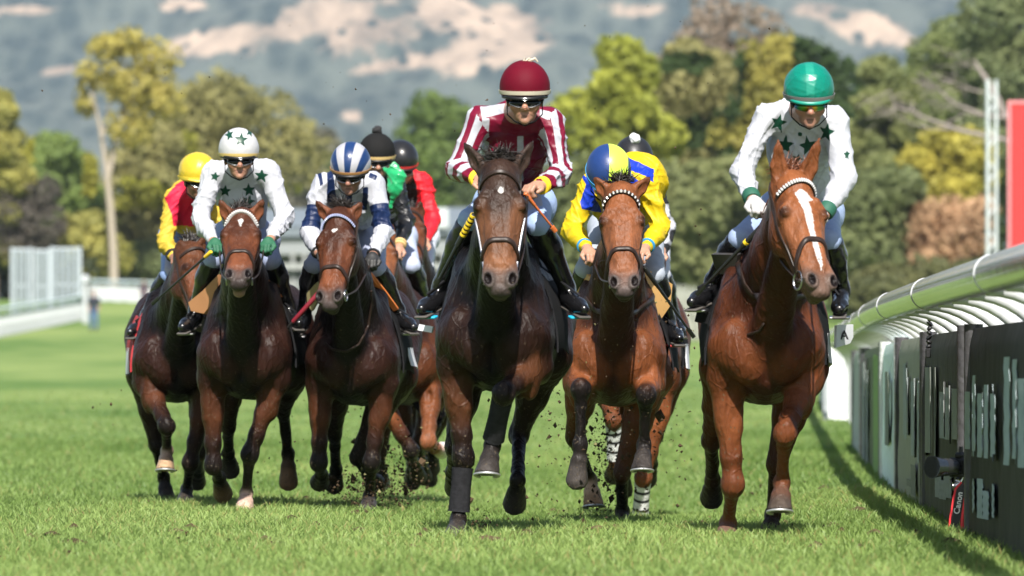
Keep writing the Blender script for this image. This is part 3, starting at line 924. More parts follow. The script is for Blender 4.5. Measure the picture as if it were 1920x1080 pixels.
# bare branches reaching in from the right behind the red board
dB = 180.0; sB = F / dB
zB = float(gz(16, dB)); XB = (1900 - 960) / sB
o = empty("bare_tree", (XB, dB, zB), "leafless grey tree stretching long bare branches out from behind the red board", "tree")
mb = MB()
bare = plain("dead_wood", (.21, .18, .165), .9)
mb.tube([at(1935, 640, dB), at(1925, 420, dB), at(1905, 300, dB), at(1893, 240, dB), at(1870, 185, dB), at(1850, 150, dB), at(1825, 112, dB)], [.26, .21, .16, .13, .11, .09, .04], 9)
rb = random.Random(4)
for pts, r in [(([1925, 285], [1880, 262], [1800, 245], [1735, 222], [1678, 200]), .15), (([1905, 222], [1850, 218], [1790, 195], [1755, 165], [1712, 150]), .11), (([1870, 180], [1820, 168], [1780, 152], [1745, 138]), .06), (([1790, 243], [1740, 240], [1700, 230], [1675, 212]), .06),
               (([1840, 218], [1800, 210], [1760, 198]), .05), (([1848, 150], [1835, 130], [1815, 122]), .05), (([1735, 222], [1705, 200], [1690, 196]), .04)]:
    P3 = [at(*p, dB + rb.uniform(-.5, .5)) for p in pts]
    mb.tube(P3, np.linspace(r * .72, r * .2, len(P3)), 7)
    for k in range(6):
        i = rb.randrange(1, len(P3)); q = P3[i]
        mb.tube([q, q + np.array([rb.uniform(-.6, .2), rb.uniform(-.3, .3), rb.uniform(-.3, .5)]), q + np.array([rb.uniform(-1.3, 0), rb.uniform(-.5, .5), rb.uniform(-.4, .7)])], [r * .3, r * .2, .01], 5)
mb.build("trunk", bare, o, (XB, dB, zB))

# --- white pole and red board on the right
white_paint = plain("white_paint", (.40, .425, .43), .6, var=.35)
grey_paint = plain("grey_paint", (.42, .47, .50), .5)
dP = 150.0
XP = (1857 - 960) / F * dP
o = empty("pole", (XP, dP, float(gz(XP, dP)) - .05), "tall thin white lattice pole standing left of the red board", "pole")
mb = MB(); zb = float(gz(XP, dP)); zt = P(0, 150, dP)[2]
for k in range(3):
    a_ = k * 2.1
    mb.tube([(XP + .15 * math.cos(a_), dP + .15 * math.sin(a_), zb - .1), (XP + .15 * math.cos(a_), dP + .15 * math.sin(a_), zt)], .045, 8)
mb.build("mast_tube", plain("galvanised_steel", (.60, .65, .66), .4, .3), o, (XP, dP, zb - .05))
mb = MB()
nst = 26
for k in range(nst):
    z = zb + (zt - zb) * k / nst; a_ = k % 3 * 2.1; a2 = a_ + 2.1
    mb.tube([(XP + .15 * math.cos(a_), dP + .15 * math.sin(a_), z), (XP + .15 * math.cos(a2), dP + .15 * math.sin(a2), z + (zt - zb) / nst)], .025, 6)
mb.build("bracing", white_paint, o, (XP, dP, zb - .05))
dR = 140.0
c0, c1 = P(1892, 192, dR), P(2060, 500, dR)
o = empty("board", ((c0[0] + c1[0]) / 2, dR, float(gz(13, dR))), "flat red board at the right edge above the silver rail", "board")
mb = MB(); mb.box(((c0[0] + c1[0]) / 2, dR, (c0[2] + c1[2]) / 2), (c1[0] - c0[0] - .1, .10, c0[2] - c1[2] - .1), bev=.01)
mb.build("face_panel", plain("red_panel", (.60, .022, .022), .45, var=.03), o, o.location)
mb = MB()
w, h = c1[0] - c0[0], c0[2] - c1[2]
cx, cz = (c0[0] + c1[0]) / 2, (c0[2] + c1[2]) / 2
for dx_, dz_, sx, sz in [(-w / 2, 0, .07, h + .07), (w / 2, 0, .07, h + .07), (0, h / 2, w - .07, .07), (0, -h / 2, w - .07, .07)]:
    mb.box((cx + dx_, dR, cz + dz_), (sx, .16, sz), bev=.01)
mb.build("frame", plain("pink_edge", (.62, .22, .24), .5), o, o.location)
for sx in (-w * .3, w * .3):
    mb = MB(); mb.tube([(cx + sx, dR + .12, float(gz(cx, dR)) - .1), (cx + sx, dR + .12, cz)], .07, 10)
    mb.build("leg", grey_paint, o, o.location)

# --- left running rail and the far rail beyond the turn
def white_rail(name, label, pts, skirt_h, post_every, top=1.2, r=.085, skirt_mat=None):
    pts = np.array([(x, y, float(gz(x, y))) for x, y in pts])
    o = empty(name, tuple(pts[len(pts) // 2]), label, "rail")
    org = tuple(pts[len(pts) // 2])
    mb = MB(); mb.tube(pts + np.array([0, 0, top]), r, 10)
    mb.build("top_rail", rail_white, o, org)
    mb = MB()
    seg = np.linalg.norm(np.diff(pts, axis=0), axis=1); cum = np.concatenate([[0], np.cumsum(seg)])
    L = cum[-1]
    m_ = int(L / .28)
    for k in range(m_ + 1):
        t = L * k / m_
        p = np.array([np.interp(t, cum, pts[:, i]) for i in range(3)])
        mb.box(p + np.array([0, 0, skirt_h / 2 + .02 + .02 * math.sin(k * 7.3)]), (.20, .03, skirt_h))
    mb.build("skirt", skirt_mat or white_paint, o, org)
    mb = MB(); mb.tube(pts + np.array([0, .06, skirt_h + .12]), .05, 8); mb.build("lower_rail", grey_paint, o, org)
    npost = max(2, int(L / post_every))
    for k in range(npost + 1):
        t = L * k / npost
        p = np.array([np.interp(t, cum, pts[:, i]) for i in range(3)])
        mb = MB(); mb.tube([p + np.array([0, .1, -.1]), p + np.array([0, .1, top - .12]), p + np.array([0, 0, top])], .05, 8)
        mb.build("post", rail_white, o, org)
    return o
rail_white = plain("rail_plastic", (.50, .58, .60), .35)
pts = [((px - 960) / F * d, d) for px, d in [(-260, 205), (-120, 226), (0, 246), (60, 262), (110, 276), (158, 290)]]
white_rail("running_rail", "white running rail with a pale slatted skirt along the left side of the turf", pts, .78, 4.0)
pts = [((px - 960) / F * d, d) for px, d in [(172, 338), (230, 335), (300, 331), (380, 326), (470, 320), (560, 316)]]
white_rail("running_rail", "far white rail on the turn behind the person in jeans", pts, .85, 4.0)

# grey slatted screens
def screen(px0, px1, top, d, label):
    x0, x1 = (px0 - 960) / F * d, (px1 - 960) / F * d
    zb = float(gz(x0, d)); zt = P(0, top, d)[2]
    o = empty("slatted_screen", ((x0 + x1) / 2, d, zb), label, "screen", "grey slatted screens behind the left rail")
    mb = MB(); n = max(4, int((x1 - x0) / .28))
    for k in range(n):
        mb.box((x0 + (x1 - x0) * (k + .5) / n, d, (zb + zt) / 2 + .1), ((x1 - x0) / n * .72, .06, zt - zb - .25))
    mb.build("slats", plain("grey_slats", (.22, .26, .275), .6, var=.4), o, o.location)
    for z in (zb + .15, (zb + zt) / 2, zt):
        mb = MB(); mb.box(((x0 + x1) / 2, d + .08, z), (x1 - x0 + .06, .08, .1)); mb.build("crossbar", grey_paint, o, o.location)
    for x in (x0, x1):
        mb = MB(); mb.tube([(x, d + .15, zb - .1), (x, d + .15, zt + .1)], .07, 8); mb.build("post", grey_paint, o, o.location)
screen(22, 58, 468, 285, "narrow grey slatted screen, leftmost of the three behind the left rail")
screen(66, 92, 470, 283, "thinnest pale slatted screen standing in the middle of the three")
screen(96, 150, 466, 288, "widest pale grey slatted screen, nearest to the person in jeans")
d = 280.0
o = empty("marker_post", (float((160 - 960) / F * d), d, float(gz(-21, d))), "short white marker post at the end of the left white rail", "post")
mb = MB(); x_ = (160 - 960) / F * d; zb = float(gz(x_, d)); mb.tube([(x_, d, zb - .1), (x_, d, zb + 2.0)], [.16, .14], 12); mb.build("shaft", white_paint, o, o.location)
mb = MB(); mb.tube([(x_, d, zb + 2.0), (x_, d, zb + 2.25), (x_, d, zb + 2.4)], [.22, .22, .04], 12); mb.build("cap", white_paint, o, o.location)

# low pavilion far behind the left-hand horses
weathered = plain("weathered_white", (.24, .25, .24), .7, var=.4)
dV = 268.0; sV = F / dV
def vx(px): return (px - 960) / sV
def vz(py): return P(0, py, dV)[2]
zb = float(gz(-8, dV))
o = empty("pavilion", (vx(700), dV, zb), "long low white pavilion with a grey blue roof far behind the striped rider", "building")
mb = MB(); mb.box((vx(700), dV + 4, (vz(478) + zb) / 2), (vx(900) - vx(500), 6, vz(478) - zb)); mb.build("wall", plain("rendered_wall", (.16, .17, .16), .8, var=.5), o, o.location)
mb = MB(); x0, x1 = vx(480), vx(915)
mb.slab([(x0, dV - .4, vz(445)), (x1, dV - .4, vz(440)), (x1, dV - .4, vz(425)), (x0, dV - .4, vz(428))], (0, 8.4, 0)); 
mb.slab([(x0, dV - .3, vz(426)), (x1, dV - .3, vz(424)), (x1, dV + 3, vz(385)), (x0, dV + 3, vz(388))], (0, 4, .0))
mb.build("roof", plain("slate_roof", (.12, .145, .165), .7), o, o.location)
mb = MB(); mb.box((vx(700), dV, vz(462)), (vx(905) - vx(490), .3, vz(447) - vz(477))); mb.build("fascia", plain("fascia_white", (.20, .215, .22), .7, var=.5), o, o.location)
for k in range(12):
    px = 512 + k * 32.5 + 6 * math.sin(k * 2.3)
    mb = MB(); mb.tube([(vx(px), dV - .1, zb - .1), (vx(px), dV - .1, vz(470))], .10, 8); mb.build("post", weathered, o, o.location)
for k in range(11):
    px = 529 + k * 34
    w_ = link("window", None, None, o) if False else None
    mb = MB(); mb.box((vx(px), dV + .95, vz(520)), (.5, .12, vz(500) - vz(545))); mb.build("window", plain("dark_glazing", (.10, .11, .11), .4), o, o.location)
mb = MB(); mb.box((vx(700), dV - .5, vz(500)), (vx(905) - vx(490), .12, .28)); mb.build("handrail", weathered, o, o.location)
mb = MB()
for k in range(60):
    mb.box((vx(492 + k * 6.9), dV - .6, (vz(585) + vz(503)) / 2 - .3), (.07, .05, vz(503) - vz(560)))
mb.build("balustrade", weathered, o, o.location)
mb = MB(); mb.box((vx(822), dV - .55, vz(410)), (.95, .1, .95), bev=.02); mb.build("sign_panel", plain("white_sign", (.42, .45, .46), .5), o, o.location)

# pale plume grass behind the gap right of the yellow rider
dG = 232.0
x_ = (1285 - 960) / F * dG; zb = float(gz(x_, dG))
o = empty("plume_grass", (x_, dG, zb), "clump of pale dry plume grass behind the gap between the two right-hand horses", "plant")
mb = MB(); rr = random.Random(9)
for k in range(420):
    bx, by = x_ + rr.gauss(0, .42), dG + rr.gauss(0, .35)
    hh = rr.uniform(.9, 2.3); lx, ly = rr.gauss(0, .22), rr.gauss(0, .2)
    mb.tube([(bx, by, zb), (bx + lx * .4, by + ly * .4, zb + hh * .6), (bx + lx, by + ly, zb + hh)], [.018, .028, .006], 4, False)
mb.build("stems", plain("dry_plume", (.38, .39, .33), .8), o, o.location)

# --- the haze that blues the far hills
hz = MB(); hz.box((0, 4700, 496), (9000, 10000, 1000))
hm = bpy.data.materials.new("haze_air"); hm.use_nodes = True
nt = hm.node_tree; nt.nodes.clear()
ou = nt.nodes.new("ShaderNodeOutputMaterial"); pv = nt.nodes.new("ShaderNodeVolumePrincipled")
pv.inputs["Color"].default_value = (.70, .83, 1.0, 1)
pv.inputs["Density"].default_value = .000066
pv.inputs["Anisotropy"].default_value = 0.0
nt.links.new(pv.outputs[0], ou.inputs["Volume"])
HAZE = hz
# ================================================================== THE RAIL ON THE RIGHT
RD = [12, 22, 27, 35, 51, 88, 130, 200]; RX = [1.80, 2.04, 2.157, 2.40, 3.15, 4.90, 6.9, 10.6]
def rail_x(d):
    return np.interp(d, RD, RX)
def rail_xs(d):
    return np.mean([rail_x(d + k * 1.2) for k in (-2, -1, 0, 1, 2)], axis=0)
m, nt, b = mat_new("polished_rail")
b.inputs["Base Color"].default_value = (.68, .70, .73, 1); b.inputs["Metallic"].default_value = .55; b.inputs["Roughness"].default_value = .11
add_bump(nt, b, 5, .10, .02, 2)
polished = m
arm_white = plain("glossy_white_arm", (.50, .51, .53), .22, spec=.5, var=.05)
dd = np.arange(13.0, 120, .5)
o = empty("running_rail", (float(rail_xs(27)), 27, 0), "shiny silver tubular running rail on white curved arms along the right side", "rail")
org = (float(rail_xs(27)), 27, 0)
mb = MB()
pts = np.stack([rail_xs(dd) - .15, dd, gz(rail_xs(dd), dd) + 1.16], 1)
mb.tube(pts, .076, 24); mb.build("tube", polished, o, org)
for k, d in enumerate(np.arange(17.6, 60, 5.1)):
    i = np.argmin(abs(dd - d)); T_ = unit(pts[i + 1] - pts[i])
    mb = MB(); mb.tube([pts[i] - T_ * .012, pts[i] + T_ * .012], .0790, 24); mb.build("joint_band", arm_white, o, org)
for k, d in enumerate(np.arange(16.6, 88, 1.27)):
    x = float(rail_xs(d)); z = float(gz(x, d))
    th = np.linspace(0, math.pi * .52, 12)
    q = [(x - .15, d, z + 1.06), (x - .08, d, z + 1.10)]
    q = [(x - .15 + .40 * math.sin(t), d, z + .70 + .41 * math.cos(t)) for t in th] + [(x + .255, d, z + .4), (x + .255, d, z - .1)]
    mb = MB(); mb.tube(q, .034, 10); mb.build("arm", arm_white, o, org)

# covered boards under the rail
dark_vinyl = plain("dark_vinyl", (.022, .024, .026), .42, spec=.4, bump=(9, .25, .02))
GROUPP = "covered advertising boards under the silver rail"
def panel(d0_, d1_, label, colr, strips, padcol=(.06, .058, .062), h=1.0, rough=.4, ends=None):
    mats = plain("board_cover", tuple(x * (.55 if max(colr) < .15 else 2.0) for x in colr), rough + .2, spec=.22, bump=(5, .35, .03), var=.2)
    x0, x1 = float(rail_xs(d0_)), float(rail_xs(d1_))
    if ends: (x0, d0_), (x1, d1_) = ends
    xm, dm = (x0 + x1) / 2, (d0_ + d1_) / 2
    zb = float(gz(xm, dm)) - .02
    o = empty("advertising_board", (xm, dm, zb), label, "board", GROUPP)
    tv = unit(np.array([x1 - x0, d1_ - d0_, 0])); nv = np.array([-tv[1], tv[0], 0])
    Ln = math.hypot(x1 - x0, d1_ - d0_)
    def W(t, z, off=0): return np.array([x0, d0_, zb]) + tv * t * Ln + np.array([0, 0, z]) + nv * off
    mb = MB()
    nu, nv_ = 28, 14
    g = np.array([[W(i / (nu - 1), h * j / (nv_ - 1), .012 * math.sin(i * 1.7 + j * .5) * (.4 + .6 * math.sin(j * .45)) + (.0 if j < nv_ - 1 else -.02)) for j in range(nv_)] for i in range(nu)])
    mb.sheet(g[:, ::-1], np.broadcast_to(nv, g.shape), -.06); mb.build("cover", mats, o, o.location)
    pad = plain("edge_padding", padcol, .38, spec=.4, bump=(16, .6, .02))
    for t in (0.0, 1.0):
        mb = MB(); mb.tube([W(t, -.02, -.02), W(t, h * .5, -.02), W(t, h + .02, -.02)], .045, 12); mb.build("edge_padding", pad, o, o.location)
    if strips:
        r = random.Random(int(d0_ * 10))
        pm = {}
        for (t0, t1, z0, z1, n, colr2) in strips:
            sm = plain("print_strip", tuple(x * .8 for x in colr2), .7, var=.3)
            for k in range(n):
                mb = MB()
                t = t0 + (t1 - t0) * (k + .5) / n
                wv = (t1 - t0) / n * r.uniform(.50, .78)
                a_, b_ = z0 + r.uniform(-.02, .02), z1 + (r.uniform(-.03, .03) if r.random() < .75 else r.uniform(-.1, .08))
                gg = np.array([[W(t + wv * (u - .5) + .16 * wv * math.sin(v * 2.3 + k * .35) * (1 if n > 5 else .4), a_ + (b_ - a_) * v / 9, .016 + .012 * math.sin((t + wv * (u - .5)) * (nu - 1) * 1.7)) for v in range(10)] for u in (0, 1)])
                mb.sheet(gg[:, ::-1], np.broadcast_to(nv, gg.shape), .002)
                mb.build("print_stroke", sm, o, o.location)
    return o
PALE = (.34, .42, .43)
panel(21.2, 26.85, "nearest dark covered board, with tall pale wavy print, cut by the photo's right edge", (.020, .023, .026), [(.56, .985, .42, .72, 11, PALE), (.62, .94, .14, .28, 6, PALE), (.15, .46, .42, .85, 6, PALE)])
panel(27.5, 31.6, "dark olive board just behind the hanging camera and its red edged strap", (.050, .048, .034), [(.08, .45, .45, .72, 5, (.36, .39, .37)), (.60, .95, .35, .8, 4, (.28, .30, .26)), (.2, .6, .15, .3, 3, (.30, .32, .30))])
panel(31.8, 36.2, "olive board with pale grey print streaks, third along from the right edge", (.16, .165, .13), [(.05, .35, .3, .75, 3, (.42, .48, .47)), (.45, .7, .4, .85, 3, (.40, .46, .46)), (.1, .6, .1, .25, 2, (.22, .24, .18))])
panel(36.5, 41.5, "pale grey blue board, fourth along from the right edge", (.36, .42, .43), [(.3, .6, .3, .8, 2, (.17, .19, .15))], padcol=(.55, .56, .56))
panel(42, 51, "bright green streaked board between the pale boards", (.10, .14, .05), [(.05, .4, .02, .95, 2, (.17, .32, .05)), (.6, .9, .02, .9, 3, (.33, .37, .36))])
panel(52, 58, "grey board far along the rail beside the big white one", (.20, .215, .20), [(.1, .6, .1, .9, 4, (.40, .44, .43))])
panel(74, 96, "tall white board facing the runners at the far end of the rail", (.50, .52, .54), [(.12, .88, .1, 1.2, 9, (.52, .54, .56))], padcol=(.30, .32, .34), h=1.32, ends=((5.25, 84.0), (4.62, 83.6)))
panel(88, 108, "far grey board behind the tall white one", (.30, .32, .33), [(.1, .6, .1, .9, 3, (.40, .44, .43))])

# a camera clamped low between the first two boards, its strap hanging to the grass
cd = 27.25
cmx = P(1792, 882, cd)
o = empty("photo_camera", (cmx[0], cd, float(gz(cmx[0], cd))), "black camera with a big lens fixed low between two boards, red edged strap hanging down", "camera")
cam_black = plain("camera_black", (.014, .014, .015), .42, spec=.4)
lensdir = unit(np.array([-.72, -.66, .02]))
lc = P(1782, 876, cd)
mb = MB(); p0, p1 = lc + lensdir * -.02, lc + lensdir * .09
mb.tube([lc + lensdir * t for t in (-.03, .0, .0, .03, .03, .06, .06)], [.036, .036, .040, .040, .043, .043, .040], 24); ln = mb.build("lens", cam_black, o, o.location)
mb = MB(); mb.tube([lc + lensdir * t for t in (.055, .11, .13, .13, .115)], [.043, .052, .055, .050, .044], 24, False); mb.build("lens_hood", plain("hood_dark", (.010, .013, .018), .2), ln, o.location)
mb = MB(); mb.tube([lc + lensdir * .060, lc + lensdir * .064], .040, 24); mb.build("glass", plain("lens_glass", (.01, .02, .05), .03, spec=.8, var=0), ln, o.location)
mb = MB(); bc = lc - lensdir * .075; AX = axes(lensdir, np.array([0, 0, 1.]))
mb.box(bc, (.135, .065, .095), AX, .014); mb.box(bc + np.array([0, 0, .055]), (.055, .055, .035), AX, .012); mb.box(bc + AX[0] * -.055 + lensdir * .018, (.035, .06, .09), AX, .012)
mb.build("camera_body", cam_black, o, o.location)
mb = MB(); mb.tube([bc + np.array([0, 0, .07]), bc + np.array([0, .0, .10])], [.012, .010], 10); mb.build("hot_shoe_mount", cam_black, o, o.location)
mb = MB()
kn_ = P(1796, 912, cd)
mb.tube([bc + np.array([0, 0, -.04]), kn_ + np.array([0, 0, .02])], .016, 10); mb.tube([kn_ + np.array([-.025, 0, 0]), kn_ + np.array([.025, 0, 0])], .019, 12)
mb.build("ball_head", steel if 'steel' in globals() else plain("bright_steel", (.62, .62, .62), .22, 1.0), o, o.location)
mb = MB(); mb.tube([P(1782, 898, cd), P(1786, 918, cd), P(1797, 926, cd)], .003, 6); mb.build("cable", cam_black, o, o.location)
sp = [(1806, 905), (1801, 922), (1797, 945), (1793, 970), (1790, 1004)]
spx = np.array([P(x, y, cd - .02) for x, y in sp]); nn = np.tile(np.array([-.2, -1., 0]), (len(sp), 1))
t = np.linspace(0, len(sp) - 1, 24); spx = np.stack([np.interp(t, range(len(sp)), spx[:, i]) for i in range(3)], 1); nn = np.tile(unit([-.2, -1., 0]), (24, 1))
wid = np.interp(np.linspace(0, 1, 24), [0, .2, 1], [.016, .052, .056])
mb = MB(); mb.ribbon(spx, nn, wid, .004); stp = mb.build("neck_strap", plain("strap_black", (.012, .012, .012), .6), o, o.location)
red_edge = plain("strap_red", (.66, .025, .035), .55)
for sgn in (-1, 1):
    mb = MB(); mb.ribbon(spx + np.cross(nn, np.gradient(spx, axis=0) / np.linalg.norm(np.gradient(spx, axis=0), axis=1)[:, None]) * (wid * .5 * sgn)[:, None] + nn * .003, nn, .010, .004)
    mb.build("red_edge", red_edge, stp, o.location)
mb = MB(); sp2 = np.array([P(x, y, cd + .03) for x, y in [(1810, 925), (1812, 950), (1808, 975), (1806, 1003)]]); mb.ribbon(sp2, np.tile(unit([-.5, -1., 0]), (4, 1)), .03, .004); mb.build("strap_end", red_edge, stp, o.location)
def letters(name, text, size, loc, xdir, ydir, mat, parent, org, depth=.002):
    """lettering cut as a thin solid: xdir reading direction, ydir letter up"""
    cu = bpy.data.curves.new(name, 'FONT'); cu.body = text; cu.size = size; cu.extrude = depth; cu.align_x, cu.align_y = 'CENTER', 'CENTER'
    cu.offset = size * .012
    tmp = bpy.data.objects.new(name, cu); COL.objects.link(tmp)
    bpy.context.view_layer.update()
    me = bpy.data.meshes.new_from_object(tmp.evaluated_get(bpy.context.evaluated_depsgraph_get()))
    bpy.data.objects.remove(tmp)
    xd, yd = unit(xdir), unit(ydir); zd = np.cross(xd, yd)
    Mx = Matrix(((xd[0], yd[0], zd[0], loc[0] - org[0]), (xd[1], yd[1], zd[1], loc[1] - org[1]), (xd[2], yd[2], zd[2], loc[2] - org[2]), (0, 0, 0, 1)))
    me.transform(Mx); me.materials.clear()
    return link(name, me, mat, parent)
tdir = unit(spx[6] - spx[16])
letters("lettering", "Canon", .040, spx[11] + nn[0] * .006, tdir, np.cross(nn[0], tdir), plain("strap_white", (.75, .75, .74), .6), stp, o.location)

# small chain of clamps with a block hanging from the rail
cdp = 31.0
tp = P(1745, 578, cdp)
o = empty("cable_clamp", tuple(P(1742, 672, cdp)), "black jointed clamp arm hanging from the silver rail with a small block at its end", "clamp")
rr = random.Random(3)
mb = MB()
yy = 575
for k in range(9):
    p0 = P(1745 - k * .5 + (2 if k % 2 else -2), 578 + k * 8.5, cdp); p1 = P(1745 - k * .5 + (-2 if k % 2 else 2), 578 + k * 8.5 + 7, cdp)
    mb.tube([p0, lerp(p0, p1, .2), lerp(p0, p1, .5), lerp(p0, p1, .8), p1], [.006, .014, .017 if k % 3 else .024, .014, .006], 10)
mb.build("arm", cam_black, o, o.location)
for sx in (-1, 1):
    mb = MB(); mb.tube([P(1745, 585, cdp), P(1745 + sx * 9, 588, cdp), P(1745 + sx * 13, 582, cdp), P(1745 + sx * 12, 574, cdp)], [.010, .014, .012, .006], 10); mb.build("jaw", cam_black, o, o.location)
mb = MB(); mb.box(P(1741, 662, cdp), (.035, .03, .052), None, .005); mb.build("block", cam_black, o, o.location)
# ================================================================== HORSES
def solve(pa, px, py, sgn, L):
    d = pa[1]
    for _ in range(5):
        q = P(px, py, d)
        inpl = math.hypot(q[0] - pa[0], q[2] - pa[2])
        d = pa[1] + sgn * math.sqrt(max(L * L - inpl * inpl, 0.0))
    return P(px, py, d)

leather = plain("dark_leather", (.020, .012, .009), .42, spec=.22, bump=(60, .2, .003))
black_leather = plain("black_leather", (.010, .010, .011), .38, spec=.3)
black_cloth = plain("black_cloth", (.010, .010, .011), .9, spec=.1, bump=(90, .4, .004))
steel = plain("bit_steel", (.40, .40, .41), .28, 1.0)
shoe_metal = plain("shoe_metal", (.42, .42, .42), .45, .7)
hair_mats = {}
def hair_mat(c):
    if c not in hair_mats:
        hair_mats[c] = plain("horse_hair", c, .5, spec=.4, var=.35)
    return hair_mats[c]

def tuft(mb, root, d0, L, r, droop, rng, segs=4):
    d0 = unit(d0)
    pts = [np.array(root, float)]
    d = d0.copy()
    for i in range(segs):
        d = unit(d + np.array([0, 0, -droop]) + rng.normal(size=3) * .08)
        pts.append(pts[-1] + d * L / segs)
    mb.tube(pts, np.linspace(r, r * .12, segs + 1), 5, False)

BROW_WHITE, BLACKC = (.70, .70, .68), (.012, .010, .010)

def horse(c):
    """c: one horse's measures; joints are given where the picture shows them, their depth follows from bone lengths"""
    d0 = c['d0']
    s0 = F / d0
    psi = math.radians(c.get('psi', 2.0))
    ex = np.array([math.cos(psi), -math.sin(psi), 0]); ey = np.array([math.sin(psi), math.cos(psi), 0]); ez = np.array([0, 0, 1.0])
    X0 = (c['chest'] - 960) / s0
    g0 = float(gz(X0, d0))
    O = np.array([X0, d0, 0.0])
    zt = CAMZ + (YH - c['stern']) / s0 - .775
    w = c.get('wide', 1.0)
    def L(x, y, z): return O + x * w * ex + y * ey + (z + zt) * ez
    RT = np.stack([ex, ey, ez])
    CO, CD, K = np.array(c['coat']), np.array(c.get('dark', np.array(c['coat']) * .55)), np.array(c.get('points', (.0075, .0055, .005)))  # dark: neck and chest coat, part of the head's shadow painted in
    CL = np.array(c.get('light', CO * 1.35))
    f = Field()
    # ---- trunk
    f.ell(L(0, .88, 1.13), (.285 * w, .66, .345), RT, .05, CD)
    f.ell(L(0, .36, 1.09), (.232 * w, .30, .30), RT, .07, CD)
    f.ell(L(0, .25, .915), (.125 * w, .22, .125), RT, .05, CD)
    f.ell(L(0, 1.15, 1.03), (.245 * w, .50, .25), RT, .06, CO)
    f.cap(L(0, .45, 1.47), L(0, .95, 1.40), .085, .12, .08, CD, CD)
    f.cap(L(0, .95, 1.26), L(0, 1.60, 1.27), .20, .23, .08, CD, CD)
    for s in (-1, 1):
        f.cap(L(s * .110, .42, 1.40), L(s * .168, .17, 1.05), .085, .092, .07, CD, CO)            # shoulder blade
        f.ell(L(s * .205, .34, 1.03), (.070, .16, .17), RT, .06, CO)                               # triceps
        f.ell(L(s * .088, .075, 1.00), (.088 * w, .085, .125), RT, .045, CO)                       # breast muscle
        f.ell(L(s * .160, .095, 1.06), (.060, .055, .12), RT, .055, CO)                                 # point of the shoulder
        f.ell(L(s * .13, 1.66, 1.20), (.165 * w, .30, .29), RT, .06, CO)                            # quarters
        f.ell(L(s * .16, 1.80, 1.02), (.11, .19, .24), RT, .06, CO)
    f.ell(L(0, .0, .97), (.012, .05, .13), RT, .03, CD, sub=True)                                  # cleft of the breast
    # ---- head
    hs = c.get('hs', 1.05)
    Lh = .60 * hs
    poll = P(c['poll'][0], c['poll'][1], d0 + c.get('polldy', -.42))
    muz = solve(poll, c['muz'][0], c['muz'][1], -1, Lh)
    a = unit(muz - poll)
    yaw = math.radians(c.get('yaw', 0))
    fv = np.array([math.sin(yaw), -math.cos(yaw), .0])
    fv = unit(fv - a * fv.dot(a)); rv = np.cross(fv, a)
    R = np.stack([rv, fv, a])
    def H(r, ff, aa): return poll + hs * (r * rv + ff * fv + aa * a)
    HC, HM = np.array(c.get('face', CO)), np.array(c.get('muzzle', K))
    HN = np.array(c.get('nose', CL))
    h = hs
    f.ell(H(0, -.055, .045), np.array((.080, .095, .10)) * h, R, .03, HC)
    f.ell(H(0, -.034, .165), np.array((.088, .066, .125)) * h, R, .03, HC)
    for s in (-1, 1):
        f.cap(H(s * .032, -.055, .20), H(s * .020, -.045, .49), .062 * h, .046 * h, .03, HC, HN)
        f.cap(H(s * .036, -.008, .20), H(s * .022, -.002, .47), .030 * h, .024 * h, .025, HC, HN)
    f.ell(H(0, -.022, .30), np.array((.040, .030, .22)) * h, R, .03, lerp(HC, HN, .4))
    f.ell(H(0, -.040, .538), np.array((.067, .055, .058)) * h, R, .022, lerp(HN, HM, .75))
    f.ell(H(0, -.032, .585), np.array((.050, .040, .032)) * h, R, .016, HM)
    jaw_open = c.get('jaw', 0.0)
    f.cap(H(0, -.125, .34), H(0, -.085 - jaw_open, .555 + jaw_open * .2), .040 * h, .030 * h, .02, HC, HM)
    f.ell(H(0, -.083 - jaw_open, .575 + jaw_open * .2), np.array((.034, .030, .028)) * h, R, .012, c.get('chin', HM))
    for s in (-1, 1):
        f.ell(H(s * .056, -.115, .205), np.array((.042, .105, .125)) * h, R, .03, lerp(HC, CD, .5))
        f.cap(H(s * .034, -.125, .29), H(s * .020, -.09 - jaw_open * .7, .52), .040 * h, .026 * h, .02, HC, HM)
        f.cap(H(s * .084, -.035, .205), H(s * .058, -.045, .37), .022 * h, .014 * h, .018, HC, HC)
        f.cap(H(s * .060, .012, .135), H(s * .092, -.008, .175), .020 * h, .020 * h, .02, HC, HC)    # brow ridge
        f.ell(H(s * .084, -.024, .190), np.array((.028, .034, .036)) * h, R, .022, lerp(HC, K, .4))
        f.ell(H(s * .104, .008, .201), np.array((.018, .026, .019)) * h, R, .008, lerp(HC, K, .8), sub=True)
        f.ell(H(s * .090, -.002, .200), np.array((.022, .023, .020)) * h, R, .003, (.006, .004, .004))
        f.paint(H(s * .098, .006, .202), np.array((.034, .040, .030)) * h, R, (.005, .004, .004), .3)
        f.paint(H(s * .053, .022, .550), np.array((.019, .034, .031)) * h, None, (.006, .004, .004), .25)
        f.paint(H(s * .075, -.01, .27), np.array((.034, .05, .10)) * h, R, lerp(HC, HN, .75), .6, .85)
        f.cap(H(s * .054, -.02, .43), H(s * .052, -.004, .53), .014 * h, .028 * h, .016, HN, HM)         # nostril flare
        f.ell(H(s * .046, .004, .550), np.array((.028, .026, .038)) * h, R, .014, lerp(HM, (.12, .10, .09), .35))
        ra = unit(rv + s * .38 * a); Rn = np.stack([ra, fv, np.cross(ra, fv)])
        f.ell(H(s * .053, .026, .550), np.array((.0150, .024, .029)) * h, Rn, .008, (.01, .006, .006), sub=True)
        # ear
        eb = H(s * c.get('earsep', .058), -.065, .01)
        ti = 0 if s < 0 else 1
        tip = P(c['ears'][ti][0], c['ears'][ti][1], eb[1] + c.get('eardy', -.01))
        el = unit(tip - eb)
